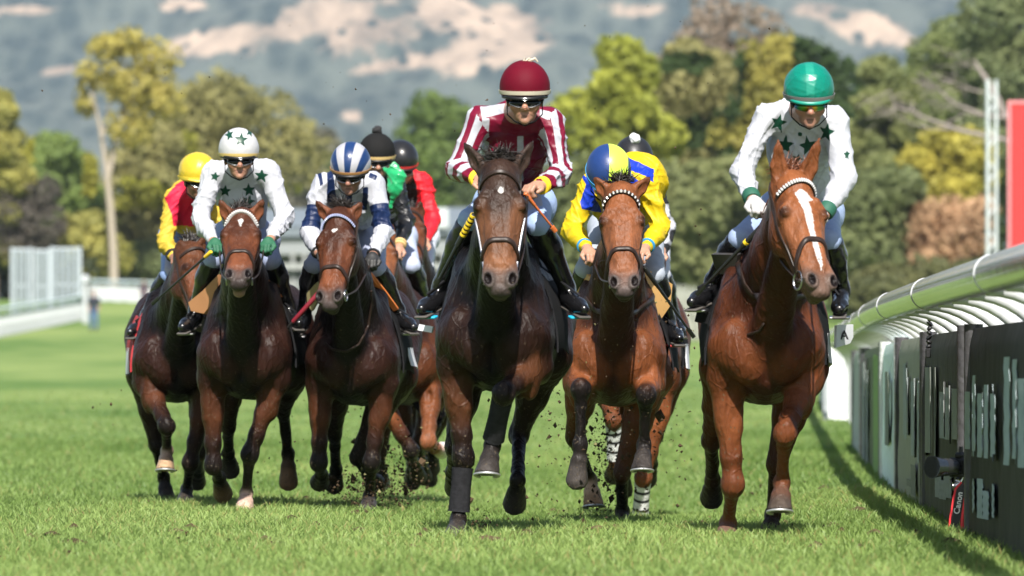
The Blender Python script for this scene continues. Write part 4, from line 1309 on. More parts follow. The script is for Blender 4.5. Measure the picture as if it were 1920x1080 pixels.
        fn = unit(np.array([s * c.get('earturn', .5), -1.0, .1])); fn = unit(fn - el * fn.dot(el))
        mid = eb + (tip - eb) * .42
        EC = np.array(c.get('earc', HC))
        sd = np.cross(el, fn)
        f.cap(eb, mid, .030 * h, .037 * h, .022, EC, EC, flat=(fn, .72))
        f.cap(mid, eb + (tip - eb) * .80, .037 * h, .021 * h, .012, EC, lerp(EC, K, .3), flat=(fn, .62))
        f.cap(eb + (tip - eb) * .78, tip, .021 * h, .005 * h, .008, lerp(EC, K, .3), K, flat=(fn, .7))
        mm = eb + (tip - eb) * .50 + fn * .027 * h
        f.ell(mm, np.array((.021 * h, .022 * h, np.linalg.norm(tip - eb) * .36)), np.stack([sd, fn, el]), .010, EC * .5, sub=True)
        f.cap(eb + fn * .004 + (tip - eb) * .12, eb + (tip - eb) * .72, .012 * h, .008 * h, .006, lerp(EC, K, .55), lerp(EC, K, .5))
    f.cap(H(-.045, -.057, .592), H(.045, -.057, .592), .0055 * h, .0055 * h, .006, (.02, .012, .01), sub=True)
    f.ell(H(0, -.068, -.045), np.array((.042, .035, .040)) * h, R, .02, c.get('hair', (.016, .012, .010)))
    # ---- neck
    nb = L(0, .42, 1.20)
    n0 = H(0, -.11, .05)
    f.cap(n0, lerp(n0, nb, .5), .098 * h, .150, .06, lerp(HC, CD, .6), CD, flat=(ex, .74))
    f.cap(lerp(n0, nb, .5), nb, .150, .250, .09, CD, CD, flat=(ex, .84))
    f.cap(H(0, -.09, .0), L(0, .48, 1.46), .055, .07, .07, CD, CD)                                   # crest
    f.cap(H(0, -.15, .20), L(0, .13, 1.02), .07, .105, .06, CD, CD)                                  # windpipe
    # ---- legs
    extras = []
    for key in ('fl', 'fr', 'hl', 'hr'):
        if key not in c: continue
        lg = c[key]
        s = -1 if key[1] == 'l' else 1
        lo = np.array(lg.get('lo', K)); sock = np.array(lg.get('sock', lo)); hc = np.array(lg.get('hoof', (.035, .03, .027)))
        th = lg.get('t', 1.0)
        if key[0] == 'f':
            elb = L(s * .185 + lg.get('ex', 0), .22, .90)
            kn = solve(elb, *lg['k'], .43); fe = solve(kn, *lg['f'], .29); ho = solve(fe, *lg['h'], .165)
            mid = lerp(elb, kn, .45)
            f.cap(L(s * .165, .18, 1.04), elb, .095, .084, .06, CO, CO)
            f.cap(elb, mid, .082 * th, .056 * th, .04, CO, CL)
            q75 = lerp(elb, kn, .74); mx_ = lg.get('mix', .85)
            f.cap(mid, q75, .056 * th, .046 * th, .03, CL, lerp(CO, lo, mx_ * .45)); f.cap(q75, kn, .046 * th, .040 * th, .03, lerp(CO, lo, mx_ * .5), lerp(CO, lo, mx_))
            f.ell(lerp(elb, kn, .26) + np.array([s * .018, -.016, 0]), np.array((.050, .055, .125)) * th, None, .022, CL)
            f.ell(lerp(elb, kn, .30) + np.array([-s * .026, .004, 0]), np.array((.040, .048, .12)) * th, None, .018, CO)
            if elb[2] - kn[2] > .34: f.cap(lerp(elb, kn, .12) + np.array([-s * .004, -.082, 0]), lerp(elb, kn, .70) + np.array([-s * .004, -.062, 0]), .010, .008, .03, CO, CO, sub=True)
            f.cap(lerp(elb, kn, .35) + np.array([s * .010, -.045, 0]), kn + np.array([s * .004, -.030, .04]), .016, .012, .015, CL, lerp(CO, lo, .6))
            f.ell(kn + np.array([0, -.004, 0]), np.array((.047, .043, .054)) * th, None, .042, lerp(CO, lo, lg.get('mix', .85)))
            fw = unit(np.cross(unit(fe - kn), np.array([1., 0, 0]))); fw = -fw if fw[1] > 0 else fw
            f.cap(kn, lerp(kn, fe, .30), .042 * th, .029 * th, .03, lo, lo)
            f.cap(lerp(kn, fe, .25), fe, .029 * th, .029 * th, .02, lo, lo)
            f.cap(kn - fw * .022, fe - fw * .022, .015 * th, .017 * th, .012, lo, lo)                 # tendons
        else:
            hip = L(s * .13, 1.62, 1.17)
            sti = L(s * .185, 1.30, .96) + np.array([0, lg.get('sdy', 0), 0])
            kn = solve(sti, *lg['k'], .44); fe = solve(kn, *lg['f'], .38); ho = solve(fe, *lg['h'], .165)
            mid = lerp(sti, kn, .5)
            f.cap(hip, sti, .19, .125, .06, CO, CO)
            f.cap(sti, mid, .118, .080, .05, CO, CO)
            f.cap(mid, kn, .078, .045, .03, CO, lerp(CO, lo, lg.get('mix', .6)))
            f.cap(lerp(sti, kn, .45) + np.array([0, .07, .0]), kn + np.array([0, .055, .03]), .025, .018, .02, CO, lo)
            f.ell(kn + np.array([0, .018, .008]), (.045, .062, .062), None, .025, lerp(CO, lo, lg.get('mix', .7)))
            fw = np.array([0, -1., 0])
            f.cap(kn, fe, .038, .031, .02, lo, lo)
            f.cap(kn + np.array([0, .025, 0]), fe + np.array([0, .022, 0]), .018, .019, .012, lo, lo)
        f.ell(fe, np.array((.038, .039, .040)) * th, None, .03, lerp(lo, sock, .3))
        f.ell(fe + np.array([0, .020, -.006]), np.array((.026, .026, .028)) * th, None, .02, lerp(lo, sock, .3))
        pd = unit(ho - fe)
        co_ = fe + (ho - fe) * .46
        f.cap(fe, co_, .034 * th, .040 * th, .015, sock, sock)
        sole = np.array(lg['sole'], float) if 'sole' in lg else unit(np.array([0, 1.0, -.30]) + pd * .25)
        f.hoof(co_, ho, .045 * th, .060 * th, sole, .008, hc)
        f.ell(co_, np.array((.044, .044, .018)) * th, None, .014, sock)
        extras.append((key, lg, elb if key[0] == 'f' else kn, kn, fe, ho, unit(sole), co_, hc))
    tail0 = L(0, 1.93, 1.36)
    h_vox = c.get('vox', .0095)
    v, fc, N = f.surface(h_vox)
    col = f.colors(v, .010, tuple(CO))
    # muscle tremor: very fine veins and ripples in the skin itself
    # muscle relief and skin creases over trunk and limbs (the head and hooves keep their own shapes)
    hd_ = np.linalg.norm((v - H(0, -.05, .3)), axis=1)
    keep = smooth(.34, .55, hd_) * smooth(.10, .30, v[:, 2])
    rg = np.random.default_rng(int(c['chest']) + 5)
    rel = np.zeros(len(v))
    for i in range(6):
        d1 = unit(np.array([1.0, .8, .28]) * rg.normal(size=3)); d2 = unit(rg.normal(size=3)); fr = 15 + 9 * i
        ph = v @ d1 * fr + 1.9 * np.sin(v @ d2 * fr * .4 + i * 1.7) + rg.random() * 6
        rel += ((1 - np.abs(np.sin(ph))) ** 2.2 - .3) / (1 + .45 * i) * np.clip(np.sin(v @ unit(rg.normal(size=3)) * 6 + i * 2) + .35, 0, 1)
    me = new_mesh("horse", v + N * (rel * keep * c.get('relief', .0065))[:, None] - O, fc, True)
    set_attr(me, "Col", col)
    masks = []
    if 'blaze' in c:
        hp = (v - poll) / hs
        lr, lf, la = hp @ rv, hp @ fv, hp @ a
        msk = poly_mask(lr, la, c['blaze'])
        msk = np.where((lf > -.045) & (la < .60), msk, -1.0)
        set_attr(me, "blaze", msk)
        masks.append(("blaze", c.get('blazec', (.40, .385, .37))))
    mt = attr_mat("horse_coat", c.get('rough', .40), c.get('spec', .115), c.get('gloss', 0.0), (48, .75, .012, 9, (1, 1, .42)), 0.0, .45, 7.0, masks=masks, veins=.34, mud=(.075, .058, .038))
    ob = link("horse", me, mt, None, tuple(O))
    tag(ob, c['label'], "horse", "racehorses galloping towards the camera")
    # the joint places, for tack and rider
    info = dict(ob=ob, O=O, f=f, L=L, H=H, poll=poll, R=R, hs=hs, d0=d0, zt=zt, ex=ex, ey=ey, RT=RT, w=w, c=c)
    rng = np.random.default_rng(int(c['chest']))
    # ---- hair
    HCOL = tuple(c.get('hair', (.016, .012, .010)))
    mb = MB()
    for k in range(110):
        t = rng.random()
        p0 = lerp(H(0, -.085, -.02), L(0, .46, 1.55), t) + np.array([rng.normal() * .012, 0, .045])
        sd = 1 if rng.random() < .7 else -1
        tuft(mb, p0, np.array([sd * .35 + rng.normal() * .2, 1.0, .15 + rng.normal() * .12]), .07 + .09 * rng.random(), .009, .3, rng)
    mb.build("mane", hair_mat(HCOL), ob, O)
    mb = MB()
    nf = c.get('forelock', 380)
    for k in range(nf):
        p0 = H(rng.normal() * .022, -.045 + rng.normal() * .015, -.075 + rng.random() * .045)
        dirn = -a * (.5 + .5 * rng.random()) * c.get('lift', .6) + fv * (.15 + .5 * rng.random()) + rv * rng.normal() * .5
        tuft(mb, p0, dirn, .035 + .055 * rng.random() ** 2, .0045, .22, rng)
    mb.build("forelock", hair_mat(HCOL), ob, O)
    mb = MB()
    for k in range(60):
        tuft(mb, tail0 + rng.normal(size=3) * .02, np.array([rng.normal() * .12, 1.0, .25 + rng.normal() * .12]), .55 + .25 * rng.random(), .016, .28, rng, 7)
    mb.build("tail", hair_mat(HCOL), ob, O)
    # ---- shoes and leg wraps
    for key, lg, elb, kn, fe, ho, sole, co_, hc in extras:
        if 'sole' in lg:
            mb = MB()
            ax = unit(ho - co_)
            t1 = unit(np.cross(sole, np.array([1., 0, 0]))); t2 = np.cross(sole, t1)
            ang = np.linspace(math.radians(35), math.radians(325), 22)
            toe = t1 if t1[1] > 0 else -t1
            pts = [ho + sole * .004 + .056 * (math.cos(x) * toe + math.sin(x) * t2) for x in ang]
            mb.ribbon(pts, np.tile(sole, (len(pts), 1)), .016, .006)
            mb.build("horseshoe", shoe_metal, ob, O)
        if 'wrap' in lg:
            t0, t1_, wcol, bands = lg['wrap']
            A, B = lerp(kn, fe, t0), lerp(kn, fe, t1_)
            n = 26
            pts = [lerp(A, B, i / (n - 1)) + np.array([0, .008, 0]) for i in range(n)]
            rad = [.0475 + .0007 * math.sin(i * 2.3) + .010 * abs(i / (n - 1) - .45) ** 1.3 for i in range(n)]
            cols = np.repeat([np.array((.02, .02, .02)) if (bands and i in (5, 6, 11, 12, 18, 19)) else np.array(wcol) for i in range(n)], 16, axis=0)
            mb = MB(); mb.tube(pts, rad, 16, True, np.concatenate([cols, [wcol, wcol]]))
            mb.build("leg_wrap", attr_mat("bandage", .9, .05, 0, (90, .6, .004), 0.0, .3, 40.0), ob, O)
    tack(info)
    return info

def strap(info, name, pts, w, th, mat, parent=None, off=0.0):
    q, n = info['f'].project(np.array(pts))
    # smooth the path a little
    for _ in range(2):
        q[1:-1] = (q[:-2] + 2 * q[1:-1] + q[2:]) / 4
        n[1:-1] = (n[:-2] + 2 * n[1:-1] + n[2:]) / 4
    n /= np.linalg.norm(n, axis=1)[:, None]
    mb = MB(); mb.ribbon(q + n * (th * .5 + off), n, w, th)
    return mb.build(name, mat, parent or info['ob'], info['O'])

def tack(I):
    c, H, L, f, ob, O, h = I['c'], I['H'], I['L'], I['f'], I['ob'], I['O'], I['hs']
    tk = c.get('tack', leather)
    fv, rv, a = I['R'][1], I['R'][0], I['R'][2]
    # bridle: crown and cheek straps, with noseband, browband and bit as its pieces
    pts = [H(s_ * r, ff, aa) for s_, r, ff, aa in [(-1, .085, -.10, .50), (-1, .10, -.09, .40), (-1, .13, -.085, .28), (-1, .13, -.085, .16), (-1, .11, -.09, .07), (-1, .075, -.10, -.02), (-1, .03, -.12, -.10)]]
    pts = np.array(pts + [H(r, ff, aa) for r, ff, aa in [(.03, -.12, -.10), (.075, -.10, -.02), (.11, -.09, .07), (.13, -.085, .16), (.13, -.085, .28), (.10, -.09, .40), (.085, -.10, .50)]])
    t = np.linspace(0, len(pts) - 1, 60)
    pts = np.stack([np.interp(t, np.arange(len(pts)), pts[:, i]) for i in range(3)], 1)
    br = strap(I, "bridle", pts, .017, .005, tk)
    nb_a = c.get('nose_a', .365)
    th = np.linspace(-2.2, 2.2, 44)
    strap(I, "noseband", [H(.12 * math.sin(x), -.04 + .11 * math.cos(x), nb_a + c.get('nose_tilt', .05) * (1 - math.cos(x))) for x in th], c.get('nose_w', .024), .008, tk, br)
    th = np.linspace(-1.45, 1.45, 40)
    bbm = c.get('browband')
    bpath = [H(.125 * math.sin(x), -.06 + .14 * math.cos(x), .062 - .0 * math.cos(x) + .035 * (1 - math.cos(x)) - .012) for x in th]
    bb = strap(I, "browband", bpath, .020, .007, tk if bbm is None or bbm[0] == 'beads' else bbm[1], br)
    if bbm is not None:
        q, n = f.project(np.array(bpath))
        mb = MB()
        k = np.linspace(2, len(q) - 3, bbm[2])
        for i_, kk in enumerate(k):
            p = np.array([np.interp(kk, np.arange(len(q)), q[:, j]) for j in range(3)])
            nn = unit([np.interp(kk, np.arange(len(q)), n[:, j]) for j in range(3)])
            tg_ = unit(np.array([np.interp(min(kk + .5, len(q) - 1), np.arange(len(q)), q[:, j]) for j in range(3)]) - p)
            bn = np.cross(nn, tg_)
            r_ = bbm[3]
            mb.tube([p + nn * .009 - bn * r_, p + nn * .012, p + nn * .009 + bn * r_], [r_ * .55, r_ * .8, r_ * .55], 7)
        mb.build("beads", bbm[4], bb, O)
    th = np.linspace(0, 2 * np.pi, 21)[:-1]
    for s in (-1, 1):
        cen = f.project(np.array([H(s * .075, -.075, .50)]))[0][0] + rv * s * .010
        d1 = unit(a + fv * .2); d2 = unit(np.cross(rv, d1))
        rr = c.get('ring', .030)
        mb = MB(); p = [cen + rr * (math.cos(x) * d1 + math.sin(x) * d2) for x in th]
        mb.tube(p + p[:2], .0048, 8, False)
        mb.tube([cen - rv * s * .045, cen], .008, 8)
        mb.build("bit", steel, br, O)
        I['bit%+d' % s] = cen
        # metal-bright check line from the bit up the cheek
        if c.get('gag'):
            strap(I, "cheek_chain", [lerp(H(s * .085, -.06, .50), H(s * .115, -.045, .23), k) for k in np.linspace(0, 1, 16)], .0045, .004, steel, br, .001)
    # saddle, cloth, girth
    sd = Field()
    sd.cap(L(0, .56, 1.54), L(0, .92, 1.50), .050, .085, .05)
    sd.cap(L(0, .95, 1.50), L(0, 1.02, 1.545), .09, .06, .05)
    for s in (-1, 1):
        sd.cap(L(s * .10, .62, 1.47), L(s * .20, .66, 1.30), .035, .022, .04)
        sd.cap(L(s * .10, .80, 1.47), L(s * .22, .76, 1.28), .045, .022, .04)
    v, fc, N = sd.surface(.016)
    sad = link("saddle", new_mesh("saddle", v - O, fc, True, N), c.get('saddle', black_leather), ob)
    def side_patch(name, s, y0, y1, z0, z1, mat, th_=.010, off=.0, nu=7, nv=9, flare=0.0):
        g = np.array([[L(s * .40, lerp(y0, y1, i / (nu - 1)), lerp(z0, z1, j / (nv - 1))) for j in range(nv)] for i in range(nu)])
        q, n = f.project(g.reshape(-1, 3), 10)
        q += n * off
        q = q.reshape(nu, nv, 3); n = n.reshape(nu, nv, 3)
        if flare:
            k = (np.linspace(0, 1, nv) ** 1.5)[None, :, None]
            q = q + I['ex'] * s * flare * k
        mb = MB()
        if s < 0: q, n = q[::-1], n[::-1]
        mb.sheet(q, n, th_)
        return mb.build(name, mat, ob, O)
    for s in (-1, 1):
        side_patch("saddle_cloth", s, .50, 1.12, 1.40, .94, c.get('cloth', black_cloth), .010, .004, flare=c.get('flare', .03))
        if s in c.get('number', {}):
            side_patch("number_cloth", s, .66, 1.10, 1.12, c.get('numz', .88), c['number'][s], .008, .020, flare=c.get('flare', .03) + .012)
    ring = [L(.6 * math.cos(x), .66, 1.1 + .5 * math.sin(x)) for x in np.linspace(-math.pi * 1.18, math.pi * .18, 50)]
    strap(I, "girth", ring, .075, .008, c.get('girth', black_cloth))
    # straps seen across the chest
    for nm, pp, w_, m_ in c.get('chest_straps', []):
        t = np.linspace(0, len(pp) - 1, 12 * (len(pp) - 1))
        xs_ = np.interp(t, range(len(pp)), [p[0] for p in pp]); ys_ = np.interp(t, range(len(pp)), [p[1] for p in pp])
        q = np.array([f.hit(x, y, I['d0'] - .10) for x, y in zip(xs_, ys_)])
        # straps follow depth smoothly
        for _ in range(3): q[1:-1, 1] = (q[:-2, 1] + 2 * q[1:-1, 1] + q[2:, 1]) / 4
        n = f.grad(q); n /= np.linalg.norm(n, axis=1)[:, None]
        mb = MB(); mb.ribbon(q + n * .006, n, w_, .006); mb.build(nm, m_, ob, O)

def loose_strap(I, name, pts3, r, mat, n=6):
    """a hanging rein or line through 3D points (a smooth curve)"""
    p = np.array(pts3, float)
    t = np.linspace(0, len(p) - 1, 12 * (len(p) - 1) + 1)
    q = []
    for x in t:
        i = min(int(x), len(p) - 2); u = x - i
        p0, p1, p2, p3 = p[max(i - 1, 0)], p[i], p[i + 1], p[min(i + 2, len(p) - 1)]
        q.append(.5 * ((2 * p1) + (-p0 + p2) * u + (2 * p0 - 5 * p1 + 4 * p2 - p3) * u * u + (-p0 + 3 * p1 - 3 * p2 + p3) * u ** 3))
    mb = MB(); mb.tube(q, r, n)
    return mb.build(name, mat, I['ob'], I['O'])
# ================================================================== RIDERS
SKIN = (.33, .175, .115)
boot_mat = plain("boot_leather", (.0060, .0060, .0068), .24, spec=.45, coat=.15, bump=(14, .5, .012, 3, (1, 1, .5)))
sole_mat = plain("boot_sole", (.05, .045, .04), .7)
lens_mat = plain("dark_lens", (.005, .005, .006), .16, spec=.3, var=0)
peak_mat = plain("peak_black", (.008, .008, .009), .4, spec=.25)
skin_mats = {}


def hand(f, wr, kn, side, col, infl=0.0, k=.0045):
    """a closed hand: palm, four curled fingers of unequal length and a thumb leaving the palm's side"""
    w_ = unit(kn - wr)
    up = np.array([0, 0, 1.0])
    s_ = unit(np.cross(w_, up)) * side             # towards the thumb side (inwards)
    n_ = unit(np.cross(s_, w_)) * side             # back of the hand, upwards
    if n_[2] < 0: n_ = -n_
    pc = wr + w_ * .050
    f.cap(wr, wr + w_ * .03, .026 + infl, .030 + infl, .015, col, col)
    f.ell(pc, (.040 + infl, .046 + infl, .021 + infl), np.stack([s_, w_, n_]), .012, col)
    for i, (ln, off) in enumerate([(.040, .030), (.045, .0105), (.042, -.0095), (.033, -.028)]):
        b0 = wr + w_ * (.085 - .004 * abs(i - 1)) + s_ * off + n_ * .006
        b1 = b0 + w_ * ln * .55 - n_ * ln * .55
        b2 = b1 - n_ * ln * .62 - w_ * ln * .25
        b3 = b2 - w_ * ln * .55 - n_ * ln * .05
        r_ = (.0098 if i < 3 else .0085) + infl
        f.cap(b0, b1, r_ + .001, r_, k, col, col); f.cap(b1, b2, r_, r_ * .95, k, col, col); f.cap(b2, b3, r_ * .95, r_ * .85, k, col, col)
    t0 = wr + w_ * .030 + s_ * .030 - n_ * .004
    t1 = t0 + s_ * .020 + w_ * .026 - n_ * .010
    t2 = t1 + w_ * .022 - s_ * .006 - n_ * .010
    f.cap(t0, t1, .0135 + infl, .0112 + infl, k, col, col); f.cap(t1, t2, .0112 + infl, .0092 + infl, k, col, col)

def folds(v, N, amp, seed):
    """cloth creases pushed into the surface itself"""
    r = np.random.default_rng(seed)
    h = 0
    for i in range(5):
        d1, d2 = unit(r.normal(size=3)), unit(r.normal(size=3))
        fr = 15 + 13 * i
        ph = v @ d1 * fr + 2.2 * np.sin(v @ d2 * (fr * .45) + i) + i
        h = h + (1 - np.abs(np.sin(ph))) ** 3 / (1 + .55 * i)
    mod = .35 + .65 * np.clip(np.sin(v @ unit(r.normal(size=3)) * 9 + seed) * .8 + .5, 0, 1)
    return v + N * (amp * (h - 1.0) * mod)[:, None]

def rider(c):
    d0 = c['d0']
    def J(k):
        x, y, dy = c[k]; return P(x, y, d0 + dy)
    X0 = (c['hipL'][0] + c['hipR'][0]) / 2
    base = P(X0, 703, d0 + .8); 
    O = np.array([base[0], base[1], (J('toL')[2] + J('toR')[2]) / 2 - .03])
    SK = np.array(c.get('skin', SKIN))
    hd = J('head')
    p, y = math.radians(c.get('pitch', 25)), math.radians(c.get('yaw', 0))
    rl = math.radians(c.get('roll', 0))
    fwd = np.array([math.sin(y) * math.cos(p), -math.cos(y) * math.cos(p), -math.sin(p)])
    R = axes(fwd, np.array([math.sin(rl), 0, math.cos(rl)]))
    if R[0][0] < 0: R[0] = -R[0]
    def A(r, ff, u): return hd + r * R[0] + ff * R[1] + u * R[2]
    shL, shR, elL, elR, wrL, wrR, haL, haR = [J(k) for k in ('shL', 'shR', 'elL', 'elR', 'wrL', 'wrR', 'haL', 'haR')]
    hipL, hipR, knL, knR, anL, anR, toL, toR = [J(k) for k in ('hipL', 'hipR', 'knL', 'knR', 'anL', 'anR', 'toL', 'toR')]
    pel = (hipL + hipR) / 2 + np.array([0, 0, .05]); shc = (shL + shR) / 2
    chest = shc + np.array([0, .04, -.06]) + unit(pel - shc) * .12
    nk = shc + np.array([0, -.02, .035])
    if 'arch' in c: arch = J('arch')
    else: arch = lerp(shc, pel, .5) + np.array([0, 0, .07])
    # ---- the body: one continuous skin
    f = Field()
    f.ell(A(0, -.008, .012), (.076, .095, .095), R, .02, SK)
    f.ell(A(0, .030, -.065), (.064, .066, .085), R, .025, SK)
    f.ell(A(0, .040, -.125), (.047, .048, .036), R, .022, SK)
    f.ell(A(0, .080, -.145), (.022, .020, .018), R, .014, SK)
    f.cap(A(0, .093, -.045), A(0, .116, -.083), .010, .0150, .012, SK, SK * np.array([1.08, .92, .9]))
    for s in (-1, 1):
        f.ell(A(s * .012, .104, -.088), (.010, .010, .008), R, .006, SK * np.array([1.05, .9, .88]))
        f.ell(A(s * .045, .066, -.078), (.026, .022, .026), R, .02, SK * np.array([1.05, .92, .9]))
        f.cap(A(s * .014, .088, -.026), A(s * .046, .074, -.026), .010, .009, .012, SK)
        f.ell(A(s * .033, .098, -.045), (.016, .014, .010), R, .010, SK, sub=True)
        f.ell(A(s * .033, .077, -.046), .013, R, .003, (.35, .33, .31))
        f.paint(A(s * .033, .092, -.046), .0055, R, (.02, .015, .012), .3)
        f.ell(A(s * .078, -.012, -.055), (.010, .020, .030), R, .008, SK)
        f.paint(A(s * .050, .060, -.10), (.026, .03, .034), R, SK * np.array([.70, .66, .64]), .6, .8)  # cheek hollows: facial shading painted into the skin colour
    f.cap(A(-.017, .089, -.1145), A(.017, .089, -.1145), .0052, .0052, .006, (.33, .155, .115))
    f.cap(A(-.013, .088, -.1235), A(.013, .088, -.1235), .0058, .0058, .006, (.34, .16, .12))
    f.paint(A(0, .085, -.140), (.034, .03, .020), R, SK * np.array([.72, .68, .66]), .6, .7)  # jaw darkened: stubble, and facial shading painted in with it
    f.paint(A(0, .098, -.119), (.019, .02, .0028), R, (.10, .035, .03), .4)
    f.cap(A(0, -.02, -.09), nk, .056, .062, .03, SK, SK)
    f.cap(nk, chest, .055, .09, .03, SK)
    f.cap(chest, arch, .09, .09, .04, SK); f.cap(arch, pel, .09, .09, .04, SK)
    f.cap(shL + np.array([.04, 0, -.03]), shR + np.array([-.04, 0, -.03]), .034, .034, .03, SK)
    for s, sh, el, wr, ha in ((-1, shL, elL, wrL, haL), (1, shR, elR, wrR, haR)):
        f.cap(sh + np.array([-s * .03, 0, -.03]), el, .032, .028, .02, SK); f.cap(el, lerp(el, wr, .35), .028, .028, .02, SK); f.cap(lerp(el, wr, .35), wr, .028, .024, .02, SK)
        hk = wr + unit(ha - wr) * .095
        hand(f, wr, hk, -s, SK)
    for s, hp, kn, an, to in ((-1, hipL, knL, anL, toL), (1, hipR, knR, anR, toR)):
        f.cap(hp, kn, .06, .038, .03, SK); f.cap(kn, an, .038, .026, .02, SK)
        ft = unit(to - an); hz_ = unit(np.array([ft[0] * 1.35, ft[1], -.20])); f.cap(an, an + np.array([0, 0, -.05]), .024, .022, .02, SK); f.cap(an + np.array([0, 0, -.05]), an + hz_ * .14 + np.array([0, 0, -.058]), .020, .018, .02, SK)
    v, fc, N = f.surface(c.get('vox', .0065))
    me = new_mesh("person", v - O, fc, True, N)
    set_attr(me, "Col", f.colors(v, .004, tuple(SK)))
    key = 'skin'
    if key not in skin_mats:
        m_ = attr_mat("skin", .48, .4, 0, (70, .12, .003), 0.05, .10, 40.0)
        bs = m_.node_tree.nodes["Principled BSDF"]
        bs.inputs["Subsurface Weight"].default_value = .12; bs.inputs["Subsurface Radius"].default_value = (.012, .005, .003)
        skin_mats[key] = m_
    ob = link("person", me, skin_mats[key], None, tuple(O))
    tag(ob, c['label'], "person", "jockeys riding the galloping horses")
    # ---- jacket
    j = Field()
    ls = c.get('loose', 1.0)
    j.cap(chest + np.array([0, 0, .01]), arch, .150 * ls, .150 * ls, .06, g=0); j.cap(arch, lerp(arch, pel, .8), .150 * ls, .135, .06, g=0)
    j.cap(shL + np.array([.03, 0, -.01]), shR + np.array([-.03, 0, -.01]), .066, .066, .05, g=0)
    j.cap(nk + np.array([0, .02, -.02]), lerp(nk, shL, .8), .062, .05, .05, g=0); j.cap(nk + np.array([0, .02, -.02]), lerp(nk, shR, .8), .062, .05, .05, g=0)
    j.cap(nk + np.array([0, .0, -.01]), chest, .075, .14, .05, g=0)
    j.ell(chest + np.array([0, -.035, -.015]), (.150, .10, .12), None, .05, g=0)
    arms = []
    for i, (s, sh, el, wr, ha) in enumerate(((-1, shL, elL, wrL, haL), (1, shR, elR, wrR, haR))):
        j.cap(sh + np.array([-s * .012, 0, -.018]), el, .066 * ls, .056 * ls, .04, g=1 + 2 * i)
        j.cap(el, lerp(el, wr, .4),   .056 * ls, .054 * ls, .03, g=2 + 2 * i)
        j.cap(lerp(el, wr, .4), lerp(el, wr, .93), .054 * ls, .036, .02, g=2 + 2 * i)
        arms += [(sh, el), (el, wr)]
    j.cap(A(0, -.03, -.08), A(0, .015, -.165), .056, .036, .006, sub=True)
    v, fc, N = j.surface(c.get('jvox', .007))
    # which piece does every point of the cloth belong to
    best, lab = np.full(len(v), 9.0), np.zeros(len(v), int)
    for q in j.p:
        if q['sub']: continue
        d, _ = j.dist(q, v[:, 0], v[:, 1], v[:, 2])
        m_ = d < best
        best[m_] = d[m_]; lab[m_] = q['g']
    tt, ang = np.zeros(len(v)), np.zeros(len(v))
    for i, (a_, b_) in enumerate(arms):
        m_ = lab == i + 1
        ab = b_ - a_
        tt[m_] = ((v[m_] - a_) @ ab) / ab.dot(ab)
        dn = unit(ab); e1 = unit(np.cross(dn, np.array([0, 1., 0]))); e2 = np.cross(dn, e1)
        w_ = v[m_] - a_
        ang[m_] = np.arctan2(w_ @ e2, w_ @ e1)
    px, py = v[:, 0] / v[:, 1] * F + 960, YH - (v[:, 2] - CAMZ) / v[:, 1] * F
    pt = dict(v=v, N=N, lab=lab, t=tt, ang=ang, px=px, py=py, front=N[:, 1] < .35, mpp=v[:, 1] / F, A=A, nk=nk, al=[np.linalg.norm(b_ - a_) for a_, b_ in arms], neck_d=np.linalg.norm(v - A(0, -.02, -.145), axis=1))
    v2 = folds(v, N, c.get('fold', .015), int(c['head'][0]))
    me = new_mesh("jacket", v2 - O, fc, True)
    layers = []
    for i, (fn, colr) in enumerate(c.get('layers', [])):
        set_attr(me, "print%d" % i, fn(pt)); layers.append(("print%d" % i, colr))
    jm = layered("jacket_cloth", c['jacket'], layers, c.get('jrough', .5) + .08, .22, (20, .35, .012, 5), c.get('sheen', .25), c.get('jcoat', 0))
    link("jacket", me, jm, ob)
    # ---- breeches
    b = Field()
    b.cap(hipL, hipR, .115, .115, .05); b.cap(pel + np.array([0, .06, .02]), lerp(pel, arch, .35), .125, .115, .05)
    for hp, kn, an in ((hipL, knL, anL), (hipR, knR, anR)):
        b.cap(hp, kn, .095, .056, .04); b.cap(kn, lerp(kn, an, .14), .056, .052, .02)
    v, fc, N = b.surface(.009)
    v = folds(v, N, .004, 5)
    me = new_mesh("breeches", v - O, fc, True)
    px, py = v[:, 0] / v[:, 1] * F + 960, YH - (v[:, 2] - CAMZ) / v[:, 1] * F
    ly = []
    for i, (poly, colr) in enumerate(c.get('breech_layers', [])):
        set_attr(me, "print%d" % i, np.where(N[:, 1] < .3, poly_mask(px, py, poly) / 400, -1)); ly.append(("print%d" % i, colr))
    link("breeches", me, layered("breeches_cloth", c.get('breeches', (.40, .45, .56)), ly, .6, .3, (30, .3, .008), .15), ob)
    # ---- boots
    for kn, an, to in ((knL, anL, toL), (knR, anR, toR)):
        q = Field()
        k0 = lerp(kn, an, .10)
        q.cap(k0, lerp(kn, an, .35), .064, .062, .02); q.cap(lerp(kn, an, .35), lerp(kn, an, .9), .062, .042, .03)
        ft = unit(to - an)
        hz_ = unit(np.array([ft[0] * 1.35, ft[1], -.20]))
        ball = an + hz_ * .16 + np.array([0, 0, -.055])
        q.cap(an, an + np.array([0, .012, -.055]) - hz_ * .02, .042, .036, .03)
        q.cap(an + np.array([0, 0, -.04]), ball, .040, .040, .03); q.cap(ball, ball + hz_ * .065, .040, .027, .02)
        q.cut(kn + unit(an - kn) * .055, -unit(an - kn), .004) if False else None
        v, fc, N = q.surface(.008)
        v = folds(v, N, .0022, 3)
        bo = link("boot", new_mesh("boot", v - O, fc, True), c.get('boot', boot_mat), ob)
        mb = MB()
        hs_ = an - hz_ * .03 + np.array([0, 0, -.095]); te = ball + hz_ * .085 + np.array([0, 0, -.034])
        mb.box((hs_ + te) / 2, (.066, np.linalg.norm(te - hs_), .012), axes(hz_, np.array([0, 0, 1.])), .004)
